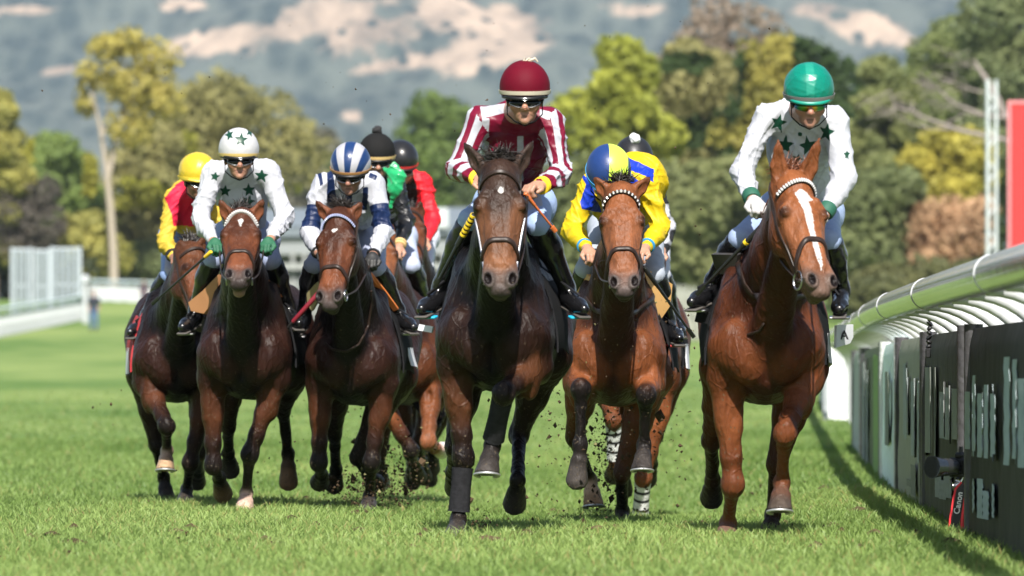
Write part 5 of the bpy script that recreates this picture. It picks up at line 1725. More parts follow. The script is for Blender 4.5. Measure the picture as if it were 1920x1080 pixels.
        mb.build("sole", sole_mat, bo, O)
        # stirrup iron with its leather
        si = MB()
        bp = ball + np.array([0, 0, -.052])
        sd = unit(np.cross(hz_, np.array([0, 0, 1.])))
        arc = [bp - sd * .050] + [bp + sd * .050 * -math.copysign(abs(math.cos(x)) ** .75, math.cos(x)) + np.array([0, .035 * math.sin(x), .105 * math.sin(x)]) for x in np.linspace(.0, math.pi, 13)] + [bp + sd * .050]
        si.tube(arc, .0050, 8)
        si.box(bp, (.10, .040, .011), axes(hz_, np.array([0, 0, 1.])), .003)
        st = si.build("stirrup", c.get('iron', steel), ob, O)
        mb = MB(); top = arc[7]
        iw = np.array([-1.0 if to[0] > hd[0] else 1.0, 0, 0])
        p1, p2 = lerp(an, kn, .35) + iw * .075 + np.array([0, .05, 0]), kn + iw * .09 + np.array([0, .10, .05])
        mb.ribbon([top, lerp(top, p1, .5), p1, p2], [np.array([1., -.4, 0])] * 4, .018, .005)
        mb.build("stirrup_leather", black_leather, st, O)
    # ---- gloves and cuffs
    if 'glove' in c:
        for s, wr, ha in ((-1, wrL, haL), (1, wrR, haR)):
            q = Field(); hand(q, wr, wr + unit(ha - wr) * .095, -s, None, .0018)
            v, fc, N = q.surface(.005)
            link("glove", new_mesh("glove", v - O, fc, True, N), c['glove'], ob)
    for s, el, wr in ((-1, elL, wrL), (1, elR, wrR)):
        if 'cuff' in c:
            mb = MB(); d_ = unit(wr - el)
            for k_, (o_, ln, colr) in enumerate(c['cuff']):
                p0 = wr - d_ * o_
                mb = MB(); mb.tube([p0 - d_ * ln, p0 - d_ * ln * .8, p0 - d_ * ln * .2, p0], [.040, .043, .042, .037], 18)
                mb.build("cuff", colr, ob, O)
    # ---- helmet: cap, band, peak, chin strap; goggles
    q = Field()
    hr = c.get('helm', (.119, .142, .128))
    q.ell(A(0, -.012, .008), hr, R, .01)
    q.cut(A(0, 0, -.030), -R[2], .006)
    v, fc, N = q.surface(.006)
    if c.get('puff', 0): v = folds(v, N, c['puff'], 8)
    lp = (v - hd) @ R.T
    me = new_mesh("helmet", v - O, fc, True, None if c.get('puff', 0) else N)
    ly = []
    hpx, hpy = v[:, 0] / v[:, 1] * F + 960, YH - (v[:, 2] - CAMZ) / v[:, 1] * F
    for i, (fn, colr) in enumerate(c.get('cap_layers', [])):
        set_attr(me, "print%d" % i, fn(dict(r=lp[:, 0], f=lp[:, 1], u=lp[:, 2], px=hpx, py=hpy, N=N, mpp=v[:, 1] / F))); ly.append(("print%d" % i, colr))
    hm_ = link("helmet", me, layered("cap_cloth", c['cap'], ly, c.get('cap_rough', .42), .40 if c.get('cap_rough', .42) < .5 else .10, (30, .25, .006), .2), ob)
    th = np.linspace(0, 2 * np.pi, 49)
    def ring(u0, u1, ex_, n=49):
        g = []
        for u in np.linspace(u0, u1, 4):
            k = math.sqrt(max(1 - ((u - .008) / hr[2]) ** 2, .01))
            g.append([A((hr[0] * k + ex_) * math.sin(x), -.012 + (hr[1] * k + ex_) * math.cos(x), u) for x in th])
        return np.array(g)
    if 'band' in c:
        u0, u1, bm = c['band']
        g = ring(u0, u1, .002); cen = A(0, -.012, 0)
        nn = g - cen; nn /= np.linalg.norm(nn, axis=2)[:, :, None]
        mb = MB(); mb.sheet(g, nn, .003); mb.build("band", bm, hm_, O)
    pk = Field()
    pk.ell(A(0, .070, -.026), (.090, .066, .012), np.stack([R[0], unit(R[1] - .25 * R[2]), unit(R[2] + .25 * R[1])]), .008)
    pk.ell(A(0, .005, -.036), (.112, .122, .016), R, .015)
    v, fc, N = pk.surface(.006)
    link("peak", new_mesh("peak", v - O, fc, True, N), c.get('peak', peak_mat), hm_)
    mb = MB()
    pts = [A(s_ * .082, .01 + .03 * k, -.03 - .125 * k) for s_, k in [(-1, 0), (-1, .35), (-1, .7)]] + [A(-.045, .055, -.150), A(0, .068, -.168), A(.045, .055, -.150)] + [A(.082, .01 + .03 * k, -.03 - .125 * k) for k in (.7, .35, 0)]
    nn = [unit(p_ - A(0, .02, -.07)) for p_ in pts]
    mb.ribbon(pts, nn, .014, .003); mb.build("chin_strap", black_cloth, hm_, O)
    if 'pompom' in c:
        q = Field(); pc = A(0, -.02, hr[2] + .02)
        for k in range(26):
            dr = unit(RNG.normal(size=3)); q.ell(pc + dr * .022, .014, None, .006)
        q.ell(pc, .026, None, .01)
        v, fc, N = q.surface(.005); link("pompom", new_mesh("pompom", v - O, fc, True, N), c['pompom'], hm_)
    if 'knot' in c:
        mb = MB()
        for k in range(4):
            b0 = A(.012 * (k - 2) * .5 + .01, .01, hr[2] + .004)
            mb.tube([b0, b0 + R[0] * (.012 + .007 * k) * (1 if k % 2 else .4) + R[2] * .012, b0 + R[0] * (.018 + .009 * k) * (1 if k % 2 else -.4) - R[2] * .004], [.007, .007, .004], 7)
        mb.build("knot", c['knot'], hm_, O)
    if c.get('goggles', True):
        gl = Field()
        gu = c.get('gog_u', -.062)
        gl.ell(A(0, .066, gu), (.074, .048, .027), R, .01)
        gl.ell(A(0, .05, gu + .006), (.062, .047, .040), R, .006, sub=True)
        gl.ell(A(0, .125, gu - .034), (.017, .04, .022), R, .006, sub=True)
        v, fc, N = gl.surface(.0045)
        g_ = link("goggles", new_mesh("goggles", v - O, fc, True, N), c.get('lens', lens_mat), ob)
        lq = (v - hd) @ R.T
        set_attr(g_.data, "sweep", lq[:, 0])
        for s in (-1, 1):
            mb = MB()
            pts = [A(s * .070, .062, gu), A(s * .086, .02, gu + .012), A(s * .088, -.03, gu + .02)]
            mb.ribbon(pts, [R[0] * s] * 3, .012, .004)
            mb.build("strap", c.get('gog_strap', black_cloth), g_, O)
        if c.get('frame_line', True):
            mb = MB()
            mb.tube([A(x, .066 + .0485 * math.sqrt(max(0, 1 - (x / .078) ** 2)) , gu - .021 + .020 * (abs(x) / .074) ** 2 + (.012 * math.exp(-(x / .016) ** 2))) for x in np.linspace(-.072, .072, 21)], .0014, 6)
            mb.build("frame", steel, g_, O)
    if 'badge' in c:
        mb = MB()
        bc = A(0, .158, -.040)
        mb.tube([bc + .012 * math.cos(x) * R[0] + .006 * math.sin(x) * R[2] for x in np.linspace(0, 2 * np.pi, 17)], .0016, 6, False)
        mb.build("badge", steel, hm_, O)
    return dict(ob=ob, O=O, A=A, J=J, wrL=wrL, wrR=wrR, haL=wrL + unit(haL - wrL) * .095, haR=wrR + unit(haR - wrR) * .095, arms=arms, c=c)

# ---- prints
def stars(lst, labs=None):
    def fn(p):
        m_ = np.full(len(p['px']), -1.0)
        for cx, cy, r, rot, sx in lst:
            m_ = np.maximum(m_, poly_mask(p['px'], p['py'], star_poly(cx, cy, r, rot, .42, sx)) * p['mpp'])
        ok = (p['front'] if 'front' in p else p['N'][:, 1] < .3)
        return np.where(ok, m_, -1.0)
    return fn
def polys(lst, only=None):
    def fn(p):
        m_ = np.full(len(p['px']), -1.0)
        for q in lst: m_ = np.maximum(m_, poly_mask(p['px'], p['py'], q) * p['mpp'])
        ok = p['front'].copy() if 'front' in p else p['N'][:, 1] < .3
        if only is not None: ok &= np.isin(p['lab'], only)
        return np.where(ok, m_, -1.0)
    return fn
def band_on(labs, t0, t1):
    def fn(p):
        m_ = np.full(len(p['px']), -1.0)
        for l in labs:
            k = p['lab'] == l
            L = p['al'][l - 1]
            m_[k] = np.minimum(p['t'][k] - t0, t1 - p['t'][k]) * L
        return m_
    return fn
def length_stripes(labs, n, phase=0.0, r=.065):
    def fn(p):
        m_ = np.full(len(p['px']), -1.0)
        k = np.isin(p['lab'], labs)
        m_[k] = np.sin(p['ang'][k] * n + phase) * r / n
        return m_
    return fn
def collar(rad, w):
    return lambda p: w - np.abs(p['neck_d'] - rad)
def either(*fs):
    def fn(p):
        m_ = fs[0](p)
        for q in fs[1:]: m_ = np.maximum(m_, q(p))
        return m_
    return fn
# ================================================================== THE FIELD OF RUNNERS
DARKBAY = dict(coat=(.0130, .0060, .0042), dark=(.0038, .0030, .0030), light=(.058, .022, .0095), face=(.026, .0145, .0105), nose=(.150, .062, .028), muzzle=(.035, .029, .027))
BROWN = dict(coat=(.0180, .0070, .0048), dark=(.0048, .0033, .0031), light=(.055, .019, .0085), face=(.043, .0150, .0080), nose=(.120, .039, .017), muzzle=(.030, .025, .024), points=(.0065, .005, .0045))
CHEST = dict(coat=(.078, .0235, .0085), dark=(.034, .0105, .0050), light=(.135, .043, .016), face=(.150, .050, .018), nose=(.165, .062, .027), muzzle=(.085, .055, .042), points=(.098, .032, .013), hair=(.12, .038, .015), earc=(.125, .042, .016))
BAY = dict(coat=(.098, .031, .0105), dark=(.030, .0105, .0052), light=(.155, .050, .018), face=(.140, .048, .0185), nose=(.165, .062, .028), muzzle=(.042, .035, .033), points=(.0070, .0055, .005), earc=(.15, .051, .020))
tan_hoof = (.20, .12, .065)
white_beads = plain("white_beads", (.42, .42, .42), .35, var=.02)
blue_beads = plain("blue_beads", (.26, .29, .44), .3, var=.3)
silver_beads = plain("silver_studs", (.70, .68, .64), .25, .6)
white_pad = plain("white_padding", (.42, .41, .40), .7, var=.06)
white_cloth = plain("white_number_cloth", (.60, .61, .64), .7, var=.04)
HSPEC = {}
HSPEC[2] = dict(d0=26.67, chest=922, stern=738, psi=3.4, label="very dark horse with tiny white star and grey front bandages, under the maroon striped rider",
    poll=(937, 312), muz=(938, 546), ears=((869, 266), (1001, 263)), yaw=0, hs=1.08, earturn=1.3, eardy=.05, earc=(.034, .021, .016), **DARKBAY,
    blaze=[(-.007, .125), (.001, .112), (.012, .116), (.018, .135), (.006, .148), (-.004, .142)], gag=True, forelock=520, vox=.008,
    fl=dict(k=(869, 858, -1), f=(859, 976, 1), h=(855, 1008, -1), sole=(0, .1, -1), wrap=(.16, .86, (.017, .017, .019), False)),
    fr=dict(k=(944, 738, -1), f=(923, 834, 1), h=(913, 889, -1), sole=(-.03, -.22, -1), wrap=(.10, .88, (.020, .020, .022), False)),
    hl=dict(k=(852, 838, 1), f=(850, 885, 1), h=(855, 915, 1)),
    hr=dict(k=(973, 815, 1), f=(971, 900, -1), h=(965, 944, 1)))
HSPEC[1] = dict(d0=26.5, chest=1437, stern=762, psi=2.0, label="bright chestnut horse with a broad white blaze down its face, beside the silver rail",
    poll=(1493, 332), muz=(1544, 548), ears=((1459, 261), (1536, 260)), yaw=24, hs=1.06, earturn=.1, eardy=-.05, earsep=.056, lift=.9, polldy=-.40, **CHEST,
    blaze=[(-.040, .10), (-.012, .085), (.022, .105), (.040, .135), (.014, .150), (.020, .22), (.014, .30), (.018, .40), (.016, .47), (.006, .50), (-.006, .44), (-.010, .36), (-.016, .27), (-.022, .19), (-.034, .145)], forelock=420, vox=.008, ring=.042, nose_a=.34, nose_tilt=.09,
    browband=('beads', None, 22, .0085, white_beads), number={1: white_cloth}, numz=.93, rough=.40,
    fl=dict(k=(1374, 910, 1), f=(1365, 982, 1), h=(1361, 1016, -1), mix=.2, sole=(0, .1, -1), t=1.05, hoof=(.10, .06, .045)),
    fr=dict(k=(1472, 812, -1), f=(1466, 905, 1), h=(1462, 958, -1), mix=.2, sole=(0, -.22, -1), hoof=(.055, .042, .034)),
    hl=dict(k=(1334, 828, 1), f=(1336, 900, 1), h=(1334, 934, 1), lo=(.03, .014, .009)),
    hr=dict(k=(1456, 872, 1), f=(1449, 965, 1), h=(1441, 1012, -1), lo=(.03, .014, .009), sole=(0, 0, -1)),
    chest_straps=[("breast_strap", [(1383, 486), (1388, 505), (1398, 535), (1412, 553), (1440, 561), (1500, 556), (1545, 540)], .030, leather), ("breast_loop", [(1404, 628), (1425, 620), (1434, 605), (1437, 590)], .012, leather)])
HSPEC[3] = dict(d0=30.3, chest=1150, stern=764, psi=2.4, label="bright bay horse with white studs on its browband, under the rider in yellow and blue",
    poll=(1164, 352), muz=(1171, 548), ears=((1114, 332), (1219, 332)), yaw=0, hs=1.06, earturn=.9, eardy=.0, **BAY, forelock=260, vox=.0085,
    browband=('beads', None, 13, .008, silver_beads), number={}, flare=.06,
    fl=dict(k=(1089, 730, -1), f=(1088, 835, 1), h=(1082, 897, 1), mix=1.0),
    fr=dict(k=(1211, 742, -1), f=(1207, 835, 1), h=(1204, 881, -1), mix=1.0, sole=(0, -.2, -1)),
    hl=dict(k=(1076, 820, 1), f=(1107, 900, 1), h=(1113, 948, -1), sock=(.40, .28, .20), hoof=(.27, .165, .09), sole=(.05, -.2, -1)),
    hr=dict(k=(1166, 888, 1), f=(1167, 958, 1), h=(1167, 994, -1), sole=(0, 0, -1)),
    chest_straps=[("neck_strap", [(1100, 560), (1118, 582), (1150, 592), (1190, 586), (1222, 560), (1226, 545)], .026, leather)])
HSPEC[4] = dict(d0=33.1, chest=452, stern=752, psi=2.0, label="brown bay horse with its mouth open and a white padded browband, under the star-printed rider",
    poll=(453, 397), muz=(447, 529), ears=((411, 374), (494, 373)), yaw=0, hs=1.04, earturn=.5, eardy=-.02, **BROWN, jaw=.010, chin=(.40, .24, .19), earc=(.12, .042, .020),
    blaze=[(-.016, .105), (.006, .095), (.018, .110), (.008, .125), (.004, .165), (-.006, .160), (-.012, .125)], browband=('pad', white_pad, 22, .0085, white_pad), vox=.009,
    fl=dict(k=(400, 873, -1), f=(411, 897, 1), h=(418, 926, 1), mix=.9, hoof=(.16, .10, .06)),
    fr=dict(k=(468, 852, 1), f=(462, 925, 1), h=(458, 958, -1), mix=1.0, sock=(.52, .36, .29), hoof=(.40, .28, .22), sole=(0, 0, -1)),
    hl=dict(k=(428, 800, 1), f=(428, 850, 1), h=(432, 882, 1)),
    hr=dict(k=(531, 770, 1), f=(540, 850, 1), h=(541, 902, 1), hoof=(.17, .095, .05)))
HSPEC[5] = dict(d0=33.3, chest=655, stern=762, psi=2.8, label="dark brown horse with a blue beaded browband and white star, under the navy striped rider",
    poll=(634, 398), muz=(616, 573), ears=((592, 376), (678, 379)), yaw=-14, hs=1.06, earturn=.9, **BROWN, earc=(.10, .036, .018), forelock=420,
    blaze=[(-.022, .135), (-.004, .120), (.020, .130), (.008, .145), (-.004, .155), (-.012, .142)], browband=('beads', None, 24, .0075, blue_beads), vox=.009, number={1: white_cloth}, numz=.98,
    fl=dict(k=(598, 868, -1), f=(603, 890, 1), h=(599, 905, 1), mix=1.0),
    fr=dict(k=(697, 866, -1), f=(693, 930, 1), h=(690, 958, -1), mix=1.0, sole=(0, 0, -1)),
    hl=dict(k=(627, 815, 1), f=(630, 880, 1), h=(627, 910, 1)),
    hr=dict(k=(670, 858, 1), f=(690, 890, 1), h=(706, 906, 1)),
    chest_straps=[("martingale_line", [(694, 545), (695, 570), (690, 610), (672, 645), (650, 658), (625, 655), (610, 645)], .014, leather)])
HSPEC[6] = dict(d0=35.0, chest=333, stern=757, psi=-4.0, label="brown horse with pale front pastern, leftmost in the race, under the yellow and red rider",
    poll=(366, 462), muz=(393, 606), ears=((338, 452), (384, 440)), yaw=36, hs=1.0, earturn=.8, **dict(BROWN, face=(.075, .028, .013)), vox=.0105, forelock=420, lift=1.1,
    number={-1: white_cloth}, cloth=plain("red_cloth", (.32, .012, .018), .8), numz=.90,
    fl=dict(k=(313, 800, -1), f=(313, 845, 1), h=(310, 881, -1), mix=.9, sock=(.50, .36, .28), hoof=(.30, .20, .12), sole=(0, -.2, -1)),
    fr=dict(k=(357, 868, -1), f=(350, 918, 1), h=(346, 948, -1), mix=.8, sole=(0, 0, -1)),
    hl=dict(k=(293, 835, 1), f=(307, 895, 1), h=(313, 940, -1), sole=(0, 0, -1)),
    hr=dict(k=(374, 850, 1), f=(372, 885, 1), h=(370, 905, 1)))
HSPEC[7] = dict(d0=36.8, chest=750, stern=762, psi=2.4, label="chestnut brown horse mostly hidden behind the striped rider's dark brown mount",
    poll=(712, 440), muz=(716, 556), ears=((690, 420), (735, 420)), yaw=0, hs=1.0, **dict(BAY, coat=(.052, .0165, .0065), dark=(.018, .0070, .0042), light=(.125, .041, .0155)), vox=.0115, forelock=150,
    fl=dict(k=(771, 845, -1), f=(778, 870, 1), h=(784, 895, 1), mix=1.0),
    fr=dict(k=(803, 828, -1), f=(815, 840, 1), h=(829, 845, 1), lo=(.20, .075, .035), sock=(.30, .14, .08), hoof=(.55, .54, .52)),
    hl=dict(k=(712, 850, 1), f=(715, 882, 1), h=(716, 906, 1), hoof=(.35, .37, .38)),
    hr=dict(k=(785, 830, 1), f=(790, 865, 1), h=(795, 895, 1)))
HSPEC[8] = dict(d0=38.8, chest=792, stern=755, psi=2.4, label="brown horse almost entirely hidden behind the black silked rider, under the red jacketed rider",
    poll=(768, 396), muz=(772, 504), ears=((751, 376), (789, 376)), yaw=0, hs=1.0, **dict(BROWN, face=(.07, .024, .012)), vox=.012, forelock=150,
    fl=dict(k=(770, 850, -1), f=(772, 880, 1), h=(774, 905, 1)), fr=dict(k=(812, 800, -1), f=(812, 850, 1), h=(810, 880, 1)),
    hl=dict(k=(770, 830, 1), f=(772, 870, 1), h=(772, 900, 1)), hr=dict(k=(805, 830, 1), f=(806, 870, 1), h=(806, 900, 1)))
HSPEC[9] = dict(d0=34.2, chest=1190, stern=752, psi=2.4, label="brown horse with white front boots, hidden behind the bright bay under the yellow rider",
    poll=(1212, 452), muz=(1214, 570), ears=((1195, 432), (1240, 436)), yaw=0, hs=1.0, **dict(BAY, coat=(.065, .021, .0085)), vox=.0115, forelock=150, number={1: white_cloth}, numz=.92,
    fl=dict(k=(1150, 788, -1), f=(1154, 868, 1), h=(1150, 892, 1), mix=.2, lo=(.14, .05, .02), wrap=(.10, .88, (.55, .55, .55), True)),
    fr=dict(k=(1206, 896, -1), f=(1200, 976, 1), h=(1198, 992, -1), mix=.2, lo=(.14, .05, .02), wrap=(.12, .92, (.55, .55, .55), True), sole=(0, 0, -1)),
    hl=dict(k=(1170, 850, 1), f=(1170, 890, 1), h=(1170, 920, 1)), hr=dict(k=(1228, 820, 1), f=(1222, 870, 1), h=(1215, 900, 1)))
white_elastic = plain("cream_elastic", (.42, .37, .29), .6)
gold_band = plain("gold_band", (.52, .38, .13), .5)
brown_band = plain("brown_band", (.34, .17, .06), .5)
red_band = plain("red_band", (.62, .03, .03), .5)
blue_band = plain("blue_band", (.02, .19, .42), .45)
grey_band = plain("grey_band", (.13, .13, .13), .5)
green_cuff = plain("green_cuff", (.008, .075, .045), .7)
gold_cuff = plain("gold_cuff", (.55, .38, .16), .5)
black_cuff = plain("black_cuff", (.012, .012, .014), .6)
blue_cuff = plain("blue_cuff", (.02, .22, .45), .5)
yellow_cuff = plain("yellow_wristband", (.72, .50, .02), .5)
turquoise = plain("turquoise_iron", (.015, .33, .52), .35)
teal_peak = plain("teal_peak", (.0, .19, .135), .4)
m, nt, b = mat_new("iridescent_lens")
a = nd(nt, "ShaderNodeAttribute", attribute_name="sweep")
mr = nd(nt, "ShaderNodeMapRange"); mr.inputs["From Min"].default_value, mr.inputs["From Max"].default_value = -.07, .07
nt.links.new(a.outputs["Fac"], mr.inputs["Value"])
cr = nd(nt, "ShaderNodeValToRGB")
cols = [(0, (.02, .10, .20)), (.12, (.02, .16, .03)), (.30, (.10, .22, .01)), (.42, (.35, .10, .01)), (.55, (.55, .20, .01)), (.66, (.50, .33, .02)), (.75, (.05, .25, .05)), (.9, (.03, .15, .03)), (1, (.02, .05, .15))]
cr.color_ramp.elements[0].color = (*cols[0][1], 1); cr.color_ramp.elements[1].color = (*cols[-1][1], 1)
for p_, c_ in cols[1:-1]:
    e = cr.color_ramp.elements.new(p_); e.color = (*c_, 1)
nt.links.new(mr.outputs[0], cr.inputs[0]); nt.links.new(cr.outputs[0], b.inputs["Base Color"])
b.inputs["Roughness"].default_value, b.inputs["Metallic"].default_value = .12, .55
irid = m

RSPEC = {}
MAROON, CREAM = (.125, .0035, .020), (.33, .34, .38)
NAVY, GREEN, ROYAL, YELLOW = (.006, .015, .055), (.003, .040, .022), (.005, .028, .33), (.47, .335, .006)
WH = (.38, .39, .43)
RSPEC[2] = dict(d0=26.67, label="jockey in maroon and white striped silks and maroon cap with cream band",
    head=(984, 167, .08), pitch=6, yaw=0, shL=(893, 224, .42), shR=(1036, 226, .42), elL=(858, 318, .36), wrL=(898, 336, .10), haL=(915, 346, .02),
    elR=(1052, 325, .34), wrR=(1014, 349, .10), haR=(990, 352, .03), hipL=(930, 385, 1.0), hipR=(1000, 385, 1.0), knL=(882, 412, .42), anL=(824, 540, .68), toL=(802, 580, .5),
    knR=(1010, 422, .42), anR=(1064, 540, .68), toR=(1084, 582, .5),
    jacket=MAROON, jrough=.36, sheen=.1, cap=(.090, .0020, .010), cap_rough=.65, band=(-.022, -.004, white_elastic), knot=white_elastic, badge=1,
    layers=[(either(length_stripes([1, 3], 5.5, .4), band_on([2, 4], .06, .24), band_on([2, 4], .44, .62), polys([[(970, 256), (982, 256), (982, 340), (970, 340)], [(900, 200), (946, 192), (950, 210), (904, 222)], [(1012, 204), (1030, 208), (1046, 216), (1040, 230), (1012, 218)],
              [(904, 222), (918, 222), (912, 345), (896, 345)], [(1024, 230), (1040, 230), (1046, 345), (1030, 345)]], [0])), CREAM)],
    iron=turquoise, cuff=[(.0, .012, yellow_cuff), (.018, .012, yellow_cuff)],
    breeches=(.27, .36, .55), breech_layers=[([(985, 365), (1012, 355), (1018, 385), (988, 395)], (.36, .36, .38)), ([(876, 378), (884, 376), (884, 388), (878, 390)], (.36, .36, .38))])
RSPEC[1] = dict(d0=26.5, skin=(.28, .145, .10), label="jockey in white silks with dark green stars, teal satin cap and rainbow mirrored goggles",
    head=(1517, 171, .12), pitch=12, yaw=2, shL=(1430, 218, .42), shR=(1570, 224, .42), elL=(1393, 325, .34), wrL=(1411, 375, .14), haL=(1432, 396, .02),
    elR=(1585, 335, .34), wrR=(1546, 402, .20), haR=(1515, 414, .12), hipL=(1462, 398, 1.0), hipR=(1540, 400, 1.0), knL=(1388, 448, .45), anL=(1336, 528, .68), toL=(1310, 560, .5),
    knR=(1556, 450, .45), anR=(1577, 540, .68), toR=(1576, 580, .5),
    jacket=WH, jrough=.5, cap=(.0, .150, .105), cap_rough=.34, puff=.006, band=(-.030, -.010, grey_band), peak=teal_peak, lens=irid, frame_line=False, glove=plain("white_glove", (.36, .35, .35), .7, bump=(60, .4, .003)),
    cap_layers=[(lambda p: np.where((p['f'] > 0), .019 - np.abs(p['r'] + .004) + 0 * p['u'], -1), (.01, .195, .138))],  # paler front panel: the satin's reflection put into its colour
    cuff=[(.0, .055, green_cuff)],
    layers=[(either(stars([(1460, 232, 21, .25, .75), (1470, 273, 20, .1, 1), (1516, 275, 20, -.2, 1), (1550, 248, 20, .2, .8), (1495, 300, 12, .3, 1), (1588, 290, 12, 0, .6)]), collar(.066, .020), polys([star_poly(1500, 253, 4.5, 0, .95)])), GREEN)],
    breeches=(.25, .32, .48), breech_layers=[([(1425, 400), (1450, 385), (1450, 425), (1432, 430)], WH)])
RSPEC[3] = dict(d0=30.3, label="jockey in bright yellow silks with royal blue patches, navy and lime quartered cap bent low",
    head=(1141, 322, -.02), pitch=46, yaw=2, roll=3, arch=(1196, 340, .62), shL=(1100, 350, .42), shR=(1218, 338, .42), elL=(1070, 432, .40), wrL=(1100, 466, .14), haL=(1116, 486, .05),
    elR=(1238, 428, .40), wrR=(1210, 466, .14), haR=(1190, 484, .05), hipL=(1140, 430, 1.05), hipR=(1212, 430, 1.05), knL=(1098, 505, .42), anL=(1078, 585, .66), toL=(1072, 606, .5),
    knR=(1228, 515, .45), anR=(1252, 600, .68), toR=(1266, 622, .5),
    jacket=YELLOW, jrough=.45, cap=(.010, .032, .13), cap_rough=.4, band=(-.034, -.008, blue_band), peak=blue_band,
    cap_layers=[(lambda p: np.minimum(p['r'] + .010, .096 - p['r']), (.50, .68, .06))],
    layers=[(either(polys([[(1085, 322), (1104, 335), (1112, 350), (1126, 400), (1092, 392), (1086, 378), (1098, 345)]]), polys([[(1168, 290), (1190, 300), (1228, 316), (1228, 342), (1205, 326), (1172, 310)], [(1174, 316), (1204, 345), (1190, 358), (1174, 358)]])), ROYAL)],
    cuff=[(.035, .014, blue_cuff)], breeches=(.30, .33, .38), iron=plain("red_iron", (.45, .05, .05), .4), boot=boot_mat)
RSPEC[4] = dict(d0=33.1, label="jockey in white silks and white cap both printed with dark green stars, green gloves",
    head=(448, 283, .12), pitch=4, yaw=6, shL=(394, 322, .45), shR=(510, 320, .45), elL=(376, 410, .38), wrL=(400, 452, .14), haL=(414, 467, .05),
    elR=(534, 410, .38), wrR=(506, 450, .14), haR=(492, 467, .05), hipL=(425, 450, 1.0), hipR=(490, 450, 1.0), knL=(398, 488, .42), anL=(366, 582, .66), toL=(352, 602, .5),
    knR=(510, 490, .44), anR=(541, 575, .68), toR=(553, 600, .5),
    jacket=(.38, .39, .43), jrough=.55, cap=(.40, .40, .41), band=(-.030, -.012, gold_band), badge=1, puff=.002, glove=plain("green_glove", (.010, .085, .040), .7),
    cap_layers=[(stars([(452, 262, 14, .1, 1), (430, 253, 12, -.3, .8), (469, 247, 11, .3, .8)]), GREEN)],
    layers=[(either(stars([(403, 331, 11, .2, 1), (490, 330, 15, .1, 1), (422, 358, 13, .1, 1), (467, 357, 14, -.1, 1), (466, 377, 12, .3, 1.2), (440, 400, 10, 0, 1)]), collar(.066, .018)), GREEN)],
    breeches=(.24, .28, .40))
RSPEC[5] = dict(d0=33.3, skin=(.25, .13, .09), label="jockey in white and navy banded silks with a navy and white striped cap",
    head=(657, 310, .06), pitch=16, yaw=-6, roll=2, shL=(600, 342, .45), shR=(706, 342, .45), elL=(580, 436, .38), wrL=(597, 474, .16), haL=(628, 496, .1),
    elR=(720, 432, .38), wrR=(700, 478, .14), haR=(692, 495, .05), hipL=(632, 440, 1.0), hipR=(696, 440, 1.0), knL=(588, 498, .42), anL=(570, 586, .66), toL=(560, 618, .5),
    knR=(706, 503, .42), anR=(748, 582, .66), toR=(764, 608, .5),
    jacket=(.36, .37, .41), jrough=.36, cap=(.32, .32, .35), cap_rough=.33, band=(-.026, -.012, brown_band), glove=plain("black_glove", (.014, .014, .014), .6),
    cap_layers=[(lambda p: np.sin(np.arctan2(p['r'] + .006, p['u'] + .16) * 15.5 + 1.2) * .008, (.008, .028, .10))],
    layers=[(either(band_on([1, 3], .48, 1.02), polys([[(612, 300), (622, 300), (632, 395), (616, 395)], [(647, 360), (660, 360), (660, 395), (646, 395)], [(680, 352), (690, 350), (690, 395), (680, 395)], [(592, 318), (600, 312), (606, 345), (600, 350)], [(694, 322), (708, 330), (704, 338), (690, 332)]], [0, 1, 3])), NAVY)],
    breeches=(.30, .33, .44), cuff=[(.0, .012, black_cuff)])
RSPEC[6] = dict(d0=35.0, label="jockey with yellow sleeves, red chest and a yellow cap, leftmost of the riders",
    head=(372, 326, .15), pitch=6, yaw=22, shL=(322, 368, .45), shR=(412, 366, .45), elL=(310, 452, .38), wrL=(326, 484, .16), haL=(346, 494, .08),
    elR=(420, 440, .38), wrR=(410, 470, .16), haR=(402, 482, .1), hipL=(330, 445, 1.0), hipR=(388, 445, 1.0), knL=(318, 515, .42), anL=(274, 592, .66), toL=(256, 622, .5),
    knR=(392, 515, .45), anR=(402, 595, .68), toR=(406, 618, .5), skin=(.20, .10, .065),
    jacket=(.44, .31, .035), cap=(.46, .34, .02), cap_rough=.35, puff=.003, band=(-.034, -.016, plain("yellow_band", (.72, .52, .05), .5)), peak=plain("yellow_peak", (.62, .44, .05), .5),
    layers=[(polys([[(306, 372), (330, 345), (348, 335), (432, 335), (432, 424), (328, 424), (322, 400)]], [0, 1]), (.52, .012, .045))],
    breeches=(.20, .28, .50), breech_layers=[([(312, 468), (345, 462), (352, 520), (322, 530), (308, 505)], (.36, .36, .39))], cuff=[(.030, .008, black_cuff), (.048, .008, black_cuff)])
RSPEC[7] = dict(d0=36.8, label="jockey in shiny black silks with a pompom on the gold banded black cap",
    head=(707, 288, .15), pitch=8, yaw=6, shL=(668, 335, .45), shR=(742, 338, .45), elL=(655, 420, .4), wrL=(675, 465, .16), haL=(690, 480, .1),
    elR=(763, 415, .38), wrR=(749, 462, .18), haR=(738, 484, .08), hipL=(700, 445, 1.0), hipR=(752, 445, 1.0), knL=(690, 505, .42), anL=(690, 575, .66), toL=(688, 595, .5),
    knR=(772, 498, .44), anR=(795, 560, .68), toR=(802, 580, .5), skin=(.30, .165, .11),
    jacket=(.008, .008, .009), jrough=.28, sheen=0, jcoat=.3, cap=(.010, .010, .010), cap_rough=.8, band=(-.030, -.010, gold_cuff), pompom=plain("black_wool", (.010, .010, .011), .9),
    breeches=(.34, .38, .50), cuff=[(.0, .018, gold_cuff), (.026, .018, gold_cuff)])
